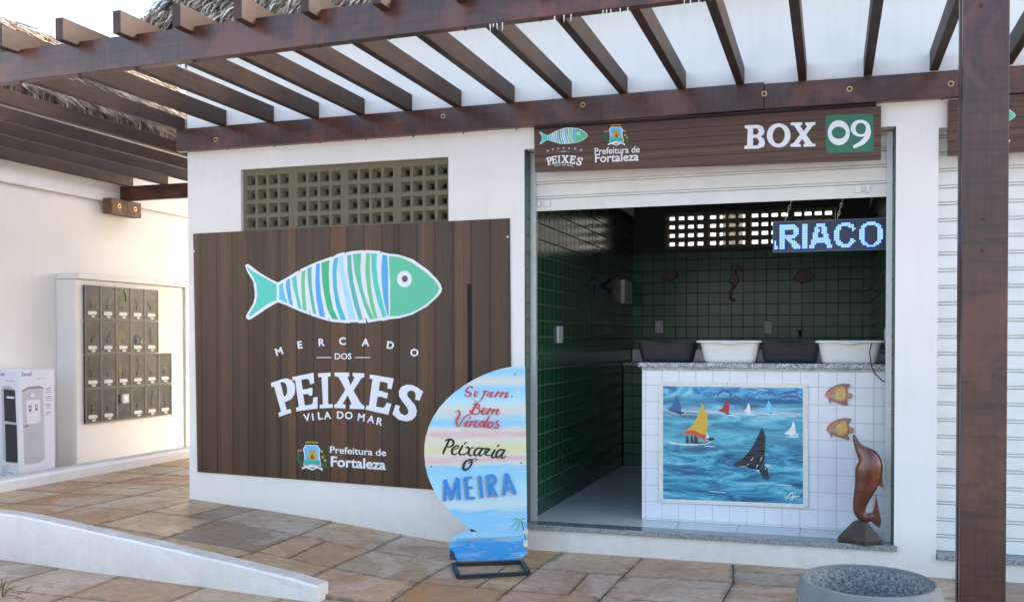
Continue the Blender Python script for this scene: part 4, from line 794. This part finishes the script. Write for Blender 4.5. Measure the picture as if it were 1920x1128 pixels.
nn=noise(nt,pos(nt,(1.2,1.2,6),(1,2,3)),4,6,.65,.5); col=mix(nt,ramp(nt,nn,[(.52,(0,0,0)),(.70,(.5,.5,.5))]),col,(.56,.68,.72)); ch=noise(nt,pos(nt),28,6,.7); col=mix(nt,ramp(nt,ch,[(.70,(0,0,0)),(.73,(1,1,1))]),col,(.38,.33,.27)); setc(nt,b,col)
bd=thing('painted_board','half-disc board painted with sky and sea, lettered Peixaria O MEIRA, on a black metal foot','sign board',tuple(BP(915,1045)))
bf=lambda P:[(780+x/2.752,680+y/2.752) for x,y in P]
out=bf([(563,18),(520,19),(480,22),(440,30),(400,42),(350,61),(300,85),(248,116),(200,150),(158,188),(120,230),(89,278),(65,330),(50,380),(43,430),(43,480),(48,530),(59,577),(75,620),(96,662),(120,700),(148,735),(180,770),(215,802),(250,832),(283,858),(282,862),(255,866),(230,874),(206,885),(188,900),(175,915),(169,935),(169,965),(175,1005),(186,1024),(205,1037),(240,1040),(350,1031),(450,1022),(545,1009),(558,995),(578,982),(577,950),(574,900),(572,700),(568,400)])
MB().prism([BP(x,y) for x,y in out],NB*-.018).build('board',[mbm],bd)
fl=MB(); F4=[BP(848,1055),BP(982,1044)]; A_=Vector(az) if False else None
def gp(u,v,z): r=ray(u,v); t=(z-H)/r.z; return EYE+r*t
zt0=.028
bl_,br_,fr_,ff=gp(850,1054,zt0),gp(978,1049,zt0),gp(991,1070,zt0),gp(860,1077,zt0)
def bar(a,b_,w_=.03,h=.026):
    d=(b_-a).normalized(); n=Vector((-d.y,d.x,0))*w_/2; lo=Vector((0,0,-h)); return [a-n+lo,b_-n+lo,b_+n+lo,a+n+lo,a-n,b_-n,b_+n,a+n]
fl.hexa(bar(bl_,br_)); fl.hexa(bar(ff,fr_)); e1=(ff-bl_).normalized()*.0155; fl.hexa([p+Vector((0,0,.0)) for p in bar(bl_+e1,ff-e1)]); e2=(fr_-br_).normalized()*.0155; fl.hexa(bar(br_+e2,fr_-e2)); fl.build('foot_frame',M['blacksteel'],bd)
MB().box(-.01,.01,-.01,.01,0,.01) if False else None
M['b_red']=plain('brush_red',(.52,.05,.09),.45,var=.15); M['b_blk']=plain('brush_black',(.012,.014,.013),.4); M['b_blue']=plain('brush_blue',(.025,.24,.68),.45,var=.08); M['b_palm']=plain('brush_green',(.10,.45,.36),.5,var=.1); M['b_cream']=plain('brush_cream',(.70,.66,.56),.5); M['b_brown']=plain('brush_brown',(.15,.09,.09),.5); M['b_dark']=plain('brush_navy',(.03,.045,.06),.5,var=.5); M['b_gold']=plain('brush_gold',(.42,.30,.08),.5)
K=11.277; gA=lambda x,y:(840+x/K,715+y/K)
ik=Ink(BP,mapf=gA)
def st(P,w_): ik.stroke(P,[q_*1.12+2 for q_ in w_],'b_red',n=4)
st([(505,150),(512,118),(480,105),(430,125),(385,180),(400,215),(460,235),(482,270),(450,308),(410,315),(370,300),(355,265)],[20,34,24,30,34,40,44,42,30,22,26,18])
st([(560,200),(610,205),(650,215)],[12,16,8]); st([(590,215),(560,270),(560,305),(590,318),(630,295)],[26,34,36,26,8]); st([(560,290),(610,265),(655,225)],[8,12,12])
st([(740,210),(790,200),(850,212)],[22,28,14]); st([(790,205),(770,250),(735,330),(690,390),(640,435),(590,435),(560,400),(558,370)],[28,36,30,20,12,10,10,8])
st([(920,225),(860,245),(835,280),(850,305),(880,295),(930,240)],[20,32,36,28,16,20]); st([(955,220),(920,270),(905,310),(940,322),(990,300)],[26,34,32,14,8])
st([(1060,215),(1020,270),(1005,310)],[34,40,40]); st([(1020,290),(1090,235),(1160,228)],[8,16,14]); st([(1165,230),(1125,280),(1105,315)],[34,38,34]); st([(1120,295),(1190,240),(1260,238)],[8,14,14]); st([(1262,240),(1225,290),(1205,330),(1230,335),(1290,300)],[34,38,30,20,8])
st([(525,480),(570,470)],[14,20]); st([(600,470),(560,540),(520,620),(500,670)],[44,46,46,50]); st([(470,600),(475,640),(500,670),(560,685),(630,680),(670,630),(660,575),(600,560)],[18,30,30,16,22,32,26,10]); st([(590,475),(640,475),(660,510),(640,545),(590,565)],[18,26,34,24,10])
st([(725,560),(770,565),(815,575)],[12,20,10]); st([(770,565),(725,610),(715,655),(745,685),(800,665)],[20,34,38,26,8]); st([(720,640),(780,620),(812,585)],[8,14,14])
st([(895,570),(850,630),(830,675)],[36,42,40]); st([(845,650),(900,600),(975,585)],[8,16,16]); st([(975,590),(945,630),(925,672)],[34,38,36]); st([(940,650),(1000,600),(1065,585)],[8,16,14]); st([(1068,588),(1035,640),(1020,680),(1050,690),(1090,665)],[34,38,28,18,6])
st([(155,635),(180,618),(225,622),(250,660),(225,740),(180,810),(180,870),(200,920),(232,945)],[10,16,26,30,40,46,40,34,24]); st([(232,945),(270,880),(330,780),(390,720),(455,708)],[14,20,24,20,18])
st([(455,770),(480,755)],[24,26]); st([(425,830),(385,890),(365,930),(395,950),(440,930)],[34,40,36,18,8]); st([(310,930),(360,870),(420,825)],[6,10,12])
st([(510,830),(480,880),(450,940)],[34,40,38]); st([(470,900),(540,840),(600,825)],[8,14,16]); st([(610,830),(570,890),(555,945),(590,960),(660,920)],[36,40,36,18,8])
st([(760,830),(700,850),(665,900),(670,940),(710,935),(780,850)],[24,34,40,38,20,14]); st([(880,725),(820,830),(770,910),(760,955),(800,950),(840,920)],[22,34,40,34,14,8])
st([(890,850),(840,900),(840,950),(880,970),(935,930),(955,870),(910,845),(880,855)],[30,44,44,26,22,30,20,20]); st([(940,890),(1000,870),(1030,840)],[8,8,8])
st([(1070,825),(1040,840),(1035,880),(1065,930),(1050,975),(1005,985),(975,960)],[24,26,30,34,30,26,24]); ik.build('welcome_lettering',bd)
K2=8.056; gB=lambda x,y:(820+x/K2,810+y/K2)
ik=Ink(BP,mapf=gB)
def st(P,w_): ik.stroke(P,[q_*1.28 for q_ in w_],'b_blk',n=4)
st([(115,130),(150,110),(200,105),(240,130),(240,180),(200,215),(160,220)],[14,24,24,28,26,20,16]); st([(180,115),(140,200),(105,270),(88,322)],[26,28,28,20])
st([(235,270),(290,245),(320,215),(300,200),(250,225),(222,270),(225,315),(260,335),(310,305)],[8,14,16,18,24,28,28,20,8])
st([(380,205),(350,255),(332,305),(345,335),(400,325)],[24,28,26,20,8]); st([(410,172),(430,150),(440,160)],[18,12,12])
st([(425,230),(465,225),(480,270),(470,320),(500,350),(530,340)],[10,26,28,28,20,8]); st([(545,235),(520,230),(480,270),(430,320),(400,340)],[14,16,10,16,14])
st([(680,245),(620,235),(575,270),(555,315),(570,345),(610,330),(660,260)],[18,20,28,28,24,14,14]); st([(685,240),(645,300),(635,345),(660,352),(700,320)],[22,26,24,14,8])
st([(700,250),(730,245),(790,250)],[16,22,22]); st([(790,252),(755,290),(725,325),(760,350),(800,340)],[24,24,22,14,8]); st([(700,320),(735,270)],[8,14])
st([(870,265),(835,320),(820,365),(850,380),(900,350)],[22,28,24,16,8]); st([(905,212),(925,190),(938,195)],[16,12,12])
st([(1010,270),(950,260),(905,300),(890,350),(905,375),(945,355),(1000,290)],[18,20,28,28,24,14,14]); st([(1020,265),(980,330),(970,375),(1000,385),(1040,350)],[22,26,24,14,8])
st([(490,425),(440,430),(400,490),(395,550),(430,565),(485,530),(520,460),(515,415),(480,405)],[10,22,30,30,24,18,22,22,12]); st([(470,465),(510,440),(540,405),(580,395),(600,420)],[8,10,8,8,12]); ik.build('shop_lettering',bd)
ik=Ink(BP,mapf=gB)
def blk(P,w_): ik.stroke([(x-12,y+7) for x,y in P],w_+2,'b_blk'); ik.stroke([(x-9,y+5) for x,y in P],w_+1,'b_cream')
MEI=[[(120,730),(113,1015)],[(125,730),(215,1000)],[(215,1000),(300,705)],[(310,705),(332,995)],[(425,690),(455,985)],[(425,690),(505,680)],[(440,845),(520,830)],[(455,995),(550,985)],[(640,672),(672,970)],[(760,670),(790,955)],[(760,665),(820,655),(870,690),(868,745),(820,805),(780,820)],[(810,820),(890,950)],[(1045,635),(1008,930)],[(1050,635),(1170,915)],[(1030,855),(1120,850)]]
for P in MEI: blk(P,50 if len(P)==2 else 46)
for P in MEI: ik.stroke(P,50 if P[0][1]-P[-1][1] not in (10,15,5) and abs(P[0][1]-P[-1][1])>20 else 38,'b_blue',n=4)
ik.build('name_lettering',bd)
ik=Ink(BP,mapf=lambda x,y:(820+x/8.055,950+y/8.055))
for P in ([(1250,200),(1210,185),(1160,185),(1110,195)],[(1240,205),(1190,230),(1150,270),(1100,312)],[(1250,210),(1235,270),(1200,340),(1160,355)],[(1260,205),(1310,240),(1340,310)],[(1250,200),(1290,175),(1345,178)]): ik.stroke(P,[10,24,22,6][:len(P)] if len(P)==4 else [12,24,8],'b_palm',n=4,cap=False)
ik.stroke([(1270,230),(1300,320),(1320,440),(1340,520)],16,'b_brown',n=3,cap=False); ik.ell(1335,375,34,42,'b_cream'); ik.ell(1335,550,38,55,'b_cream'); ik.poly([(1335,600),(1365,605),(1366,640),(1330,640)],'b_gold')
ik.poly([(190,625),(235,670),(262,710),(275,760),(300,800),(350,825),(380,850),(250,855),(205,830),(190,720)],'b_dark'); ik.poly([(500,322),(605,368),(503,372)],'b_blk'); ik.poly([(535,378),(580,375),(568,455),(552,455)],'b_cream')
for P in ([(285,490),(700,470),(1285,438),(1287,462),(800,490),(290,530),(285,490)],): ik.stroke(P,4,'b_brown',cap=False)
for x,y,l in ((300,806,100),(420,795,160),(760,785,60),(840,775,70),(1030,765,60),(660,672,90),(750,826,180),(1100,755,160)): ik.poly([(x,y),(x+l,y-5),(x+l,y),(x,y+5)],'b_cream')
ik.build('seaside_picture',bd)
hl=MB()
for p in ((960,743),(966,701),(808,874),(977,867)): a=BP(*p); hl.cyl(a,a+NB*.002,.006,8)
hl.build('nail',M['rust'],bd)

# ================================================================= PERGOLA
pg=thing('pergola','dark varnished wooden pergola with long beams, slanting rafters and one front post','pergola',(1.79,-2.0,0))
def beam(x0,x1,y0,y1,z0a,z1a,z0b,z1b,name,m): return MB().hexa([(x0,y0,z0a),(x1,y0,z0b),(x1,y1,z0b),(x0,y1,z0a),(x0,y0,z1a),(x1,y0,z1b),(x1,y1,z1b),(x0,y1,z1a)]).build(name,m,pg,bevel=.004)
ib=beam(-4.235,.672,-.062,-.002,3.212,3.402,3.225,3.412,'inner_beam',M['beam']); ib2=beam(.674,3.8,-.060,-.002,3.226,3.400,3.200,3.382,'inner_beam',M['beam'])
MB().box(-1.02,1.42,-.055,-.004,3.196,3.2115).build('packing_batten',M['slot'],pg)
fb=beam(-6.9,3.2,-2.06,-2.0,3.19,3.385,3.345,3.54,'front_beam',M['beam'])
bb2=MB().box(-7.05+.16,-4.0,2.20,2.26,3.235,3.405).build('rear_beam',M['beam'],pg,bevel=.004)
rx=[2.24,1.787,1.365,.933,.506,.09,-.342,-.77,-1.222,-1.66,-2.082,-2.50,-2.915,-3.34,-3.80]
j=0
for x in rx:
    y1=-.004+random.uniform(-.004,0); r_=MB().box(x-.028,x+.028,-2.19+random.uniform(-.012,.012),y1,3.412,3.545).build('rafter',M['rafter'],pg,bevel=.003)
for x,ye in ((-4.27,-.004),(-4.95,2.262),(-5.42,2.262),(-5.87,2.262),(-6.30,2.30),(-6.80,2.31)):
    MB().box(x-.028,x+.028,-2.19+random.uniform(-.012,.012),ye if ye>0 else .06,3.412,3.522).build('rafter',M['rafter'],pg,bevel=.003)
rnd=random.Random(2)
for x in (-.62,-.60,-.55,-.26,-.21,-.17,.0,.04,.09,.13,.42,.45,.49,-.58,.02):
    z0=3.19+(x+6.9)/10.1*.155; l=rnd.uniform(.02,.05); MB().cyl((x,-2.05,z0+.004),(x+rnd.uniform(-.004,.004),-2.05,z0-l),.004,5,r2=.0008).build('hanging_shred',M['white'],fb)
po=MB().box(1.700,1.893,-2.118,-2.064,0,3.9).build('post',M['post'],pg,bevel=.004); MB().box(1.702,1.891,-1.996,-1.94,0,3.9).build('post',M['post'],pg,bevel=.004); MB().box(1.716,1.88,-2.062,-1.998,.0,3.17).build('post_packing',M['slot'],pg)
def bolt(p,n,par,r_=.019):
    p=Vector(p);n=Vector(n); o=MB(); o.cyl(p,p+n*.003,r_,18,mi=0); o.cyl(p+n*.003,p+n*.0035,r_*.62,14,mi=1); o.cyl(p+n*.0035,p+n*.013,r_*.42,6,mi=1); o.build('bolt',[M['rust'] if (par is po or n.z<0) else M['brass'],M['rust']],par)
BB=FY(-.0622)
for px,py,b_ in ((405,262,ib),(831,218,ib),(1093,197,ib),(1433,176,ib2),(1593,167,ib2),(1783,157,ib2)): bolt(BB(px,py)+Vector((0,.002 if px>1430 else 0,0)),(0,-1,0),b_)
PPt=FY(-2.118)
for px,py in ((1840,10),(1845,410),(1843,468)): bolt(PPt(px,py),(0,-1,0),po,.012)
for x in rx[:]:
    zf=3.19+(x+6.9)/10.1*.155; bolt((x,-2.03,zf),(0,0,-1),fb,.011)
    if x<3: bolt((x+.05,-.03,3.213 if x<.6 else 3.218),(0,0,-1),ib if x<.67 else ib2,.008)
wb=solo(MB().box(-6.863,-6.74,1.93,2.40,3.055,3.232),'wall_bracket',M['block'],'bolted wooden bracket block on the cream wall carrying the rear beam','bracket',loc=(-6.86,2.16,3.05),bevel=.005)
wb['_o']=(-6.86,2.16,3.05)
def bolt2(p,n,par,r_): bolt(p,n,par,r_)
for yy in (2.05,2.30): bolt2((-6.74,yy,3.15),(1,0,0),wb,.024)

# ================================================================= THATCH
mt,nt,b=mat('palm_thatch'); b.inputs['Roughness'].default_value=.8
at=nd(nt,'ShaderNodeAttribute',attribute_name='tint'); sp=nd(nt,'ShaderNodeSeparateColor'); ln(nt,at.outputs['Color'],sp.inputs[0])
setc(nt,b,ramp(nt,sp.outputs[0],[(0,(.035,.022,.014)),(.3,(.12,.085,.055)),(.6,(.27,.21,.155)),(.85,(.42,.36,.29)),(1,(.58,.53,.45))]))
M['thatchbed']=plain('thatch_bed',(.09,.065,.045),.95,var=.5,sc=14)
def thatch(name,label,e0,e1,r0,r1,n,nf,drop,seed,loc,extra=None):
    """slope between the eave line e0-e1 and the ridge line r0-r1"""
    rnd=random.Random(seed); e0,e1,r0,r1=map(Vector,(e0,e1,r0,r1)); t=thing(name,label,'roof',loc)
    bed=MB(); bed.hexa([e0-Vector((0,0,.08)),e1-Vector((0,0,.08)),r1-Vector((0,0,.08)),r0-Vector((0,0,.08)),e0,e1,r1,r0]); bed.build('bed',M['thatchbed'],t)
    b_=MB(); tn=[]
    nrm=(e1-e0).cross(r0-e0).normalized(); 
    if nrm.z<0: nrm=-nrm
    dn=((e0+e1)-(r0+r1)).normalized(); sd=(e1-e0).normalized()
    for i in range(n+nf):
        u=rnd.random(); fr_=i>=n; v_=rnd.random()**1.3*1.0 if not fr_ else rnd.uniform(0,.05)
        p=(e0.lerp(e1,u)).lerp(r0.lerp(r1,u),v_)+nrm*rnd.uniform(.0,.05)
        L=(rnd.uniform(.2,.55) if v_>.12 else rnd.uniform(.12,.24)) if not fr_ else rnd.uniform(.10,drop); w_=rnd.uniform(.008,.022)
        d=(dn+sd*rnd.uniform(-.35,.35)+nrm*rnd.uniform(-.02,.22)).normalized() if not fr_ else (Vector((0,0,-1))+dn*rnd.uniform(.05,.25)+sd*rnd.uniform(-.14,.14)).normalized()
        s_=(sd+nrm*rnd.uniform(-.6,.6)).normalized()*w_/2; m1=p+d*L*.5+nrm*rnd.uniform(-.01,.03); e=p+d*L+Vector((0,0,-rnd.uniform(0,.10)*L*2))
        b_.add([p-s_,p+s_,m1+s_*1.1,m1-s_*1.1,e],[(0,1,2,3),(3,2,4)]); k=min(1,max(0,rnd.gauss(.58,.30)-(.15 if fr_ else 0))); tn+=[(k,0,0,1)]*5
    o=b_.build('palm_leaves',mt,t); ca=o.data.color_attributes.new('tint','FLOAT_COLOR','POINT'); ca.data.foreach_set('color',[x for q_ in tn for x in q_])
    return t
thatch('thatched_roof','pale palm thatch roof sloping over the cream building at the left','(0,0,0)' and (-6.55,-3,4.12),(-6.55,8,4.12),(-8.1,-2.6,5.36),(-8.1,4.4,5.30),16000,5200,.22,3,(-7,2,4))
t2=thatch('thatched_roof','shaggy palm thatch roof rising behind the market wall at the top','(0,0,0)' and (-4.62,-.12,4.27),(14,-.12,4.27),(-2.7,2.7,7.8),(14,2.7,7.8),44000,9000,.24,5,(0,2,4))  # length to the right and ridge height stretched out of view to block the sun
thatch('thatched_roof','hipped left end of the thatch roof behind the market wall','(0,0,0)' and (-4.62,-.12,4.27),(-4.62,7,4.27),(-2.7,2.7,7.8),(-2.7,3.4,7.8),9000,3800,.26,6,(-4.5,2,4.2))
thatch('thatched_roof','unseen rear slope added to the market thatch roof to block the sun','' and 0 or (14,7,4.27),(-4.62,7,4.27),(14,3.4,7.8),(-2.7,3.4,7.8),3000,0,.2,8,(5,6,4.2))  # rear slope added out of view to keep sun off the cream wall

# ================================================================= CONCRETE RING AND PLANT
tc=Vector((1.29,-2.44,0)); tk=thing('concrete_planter','round empty washed concrete planter ring in front of the wooden post','planter',tuple(tc))
def lathe(prof,m,name,par,n=64):
    b_=MB(); vs=[]
    for r_,z in prof: vs+=[(tc.x+r_*math.cos(2*math.pi*k/n),tc.y+r_*math.sin(2*math.pi*k/n),z) for k in range(n)]
    b_.add(vs,[(i*n+k,i*n+(k+1)%n,(i+1)*n+(k+1)%n,(i+1)*n+k) for i in range(len(prof)-1) for k in range(n)]); return b_.build(name,m,par,smooth=True)
lathe([(.290,0),(.300,.02),(.306,.40),(.307,.49)],M['concrete'],'outer_wall',tk); lathe([(.307,.49),(.305,.505),(.287,.550),(.282,.556),(.273,.557),(.271,.553),(.270,.548),(.269,.542)],M['rimc'],'rim',tk); lathe([(.269,.542),(.262,.42),(.245,.10),(.0,.10)],M['concrete'],'inner_wall',tk)
pc=gp(4,1118,.0); pl=thing('weed','small green weed sprig at the near left edge of the paving','plant',tuple(pc))
stm=MB(); lf=MB(); tips=[(8,1092,.10),(22,1104,.09),(38,1112,.07),(14,1078,.13),(3,1085,.12),(30,1098,.10),(44,1122,.05),(27,1086,.13)]
for u,v_,z in tips:
    e=gp(u,v_,z); m1=pc.lerp(e,.5)+Vector((0,0,.02)); stm.tube([pc,m1,e],.002,5)
stm.build('stem',M['stem'],pl)
rnd=random.Random(4)
for u,v_,z in tips[:3]+tips[4:7]+[(2,1100,.08),(34,1120,.05),(10,1110,.08)]:
    e=gp(u,v_,z); a=rnd.uniform(0,6.28); d=Vector((math.cos(a),math.sin(a),rnd.uniform(-.3,.3))).normalized()*.026; s_=Vector((-d.y,d.x,rnd.uniform(-.005,.015)))*.7
    lf.add([e-d,e-d*.2+s_,e+d*1.2,e-d*.2-s_],[(0,1,2,3)])
lf.build('leaves',M['leaf'],pl)
# fallen leaves on paving
rnd=random.Random(9)
for i,(u,v_,l) in enumerate(((28,1080,'dry brown twig on the paving near the kerb'),)):
    a=gp(50,1104,.005); b_=gp(60,1098,.012); solo(MB().tube([a,b_],.003,5),'twig',M['stem'],l,'twig',loc=a)

# ================================================================= CAMERA, LIGHT, WORLD
cd=bpy.data.cameras.new('camera'); cam=bpy.data.objects.new('camera',cd); C.objects.link(cam); bpy.context.scene.camera=cam
cam.location=EYE; cam.rotation_euler=(R(90)+PIT,0,YAW); cd.sensor_width=36; cd.lens=F/1920*36; cd.shift_x=(960-PX)/1920; cd.shift_y=(PY-564)/1920; cd.clip_end=1500; cd.clip_start=.05
SE,SA=24,60   # sun elevation, azimuth measured from +y towards +x
sd=Vector((math.sin(R(SA))*math.cos(R(SE)),math.cos(R(SA))*math.cos(R(SE)),math.sin(R(SE))))
su=bpy.data.lights.new('sun','SUN'); su.energy=2.4; su.angle=R(3); su.color=(1,.93,.84); so_=bpy.data.objects.new('sun',su); C.objects.link(so_); so_.rotation_euler=sd.to_track_quat('Z','Y').to_euler(); so_.location=(0,0,20)
W=bpy.data.worlds.new('World'); bpy.context.scene.world=W; W.use_nodes=True; nt=W.node_tree; bg=nt.nodes['Background']
sk_=nt.nodes.new('ShaderNodeTexSky'); sk_.sky_type='NISHITA'; sk_.sun_disc=False; sk_.sun_elevation=R(SE); sk_.sun_rotation=R(SA); sk_.air_density=1.0; sk_.dust_density=3.5; sk_.ozone_density=1.0
nt.links.new(sk_.outputs[0],bg.inputs[0]); bg.inputs[1].default_value=.15
sc=bpy.context.scene; sc.render.engine='CYCLES'; sc.view_settings.view_transform='Standard'; sc.view_settings.look='None'; sc.view_settings.gamma=1; sc.view_settings.exposure=2.22
sc.render.resolution_x=1024; sc.render.resolution_y=601
for o in list(bpy.data.objects):
    if '_o' in o: del o['_o']
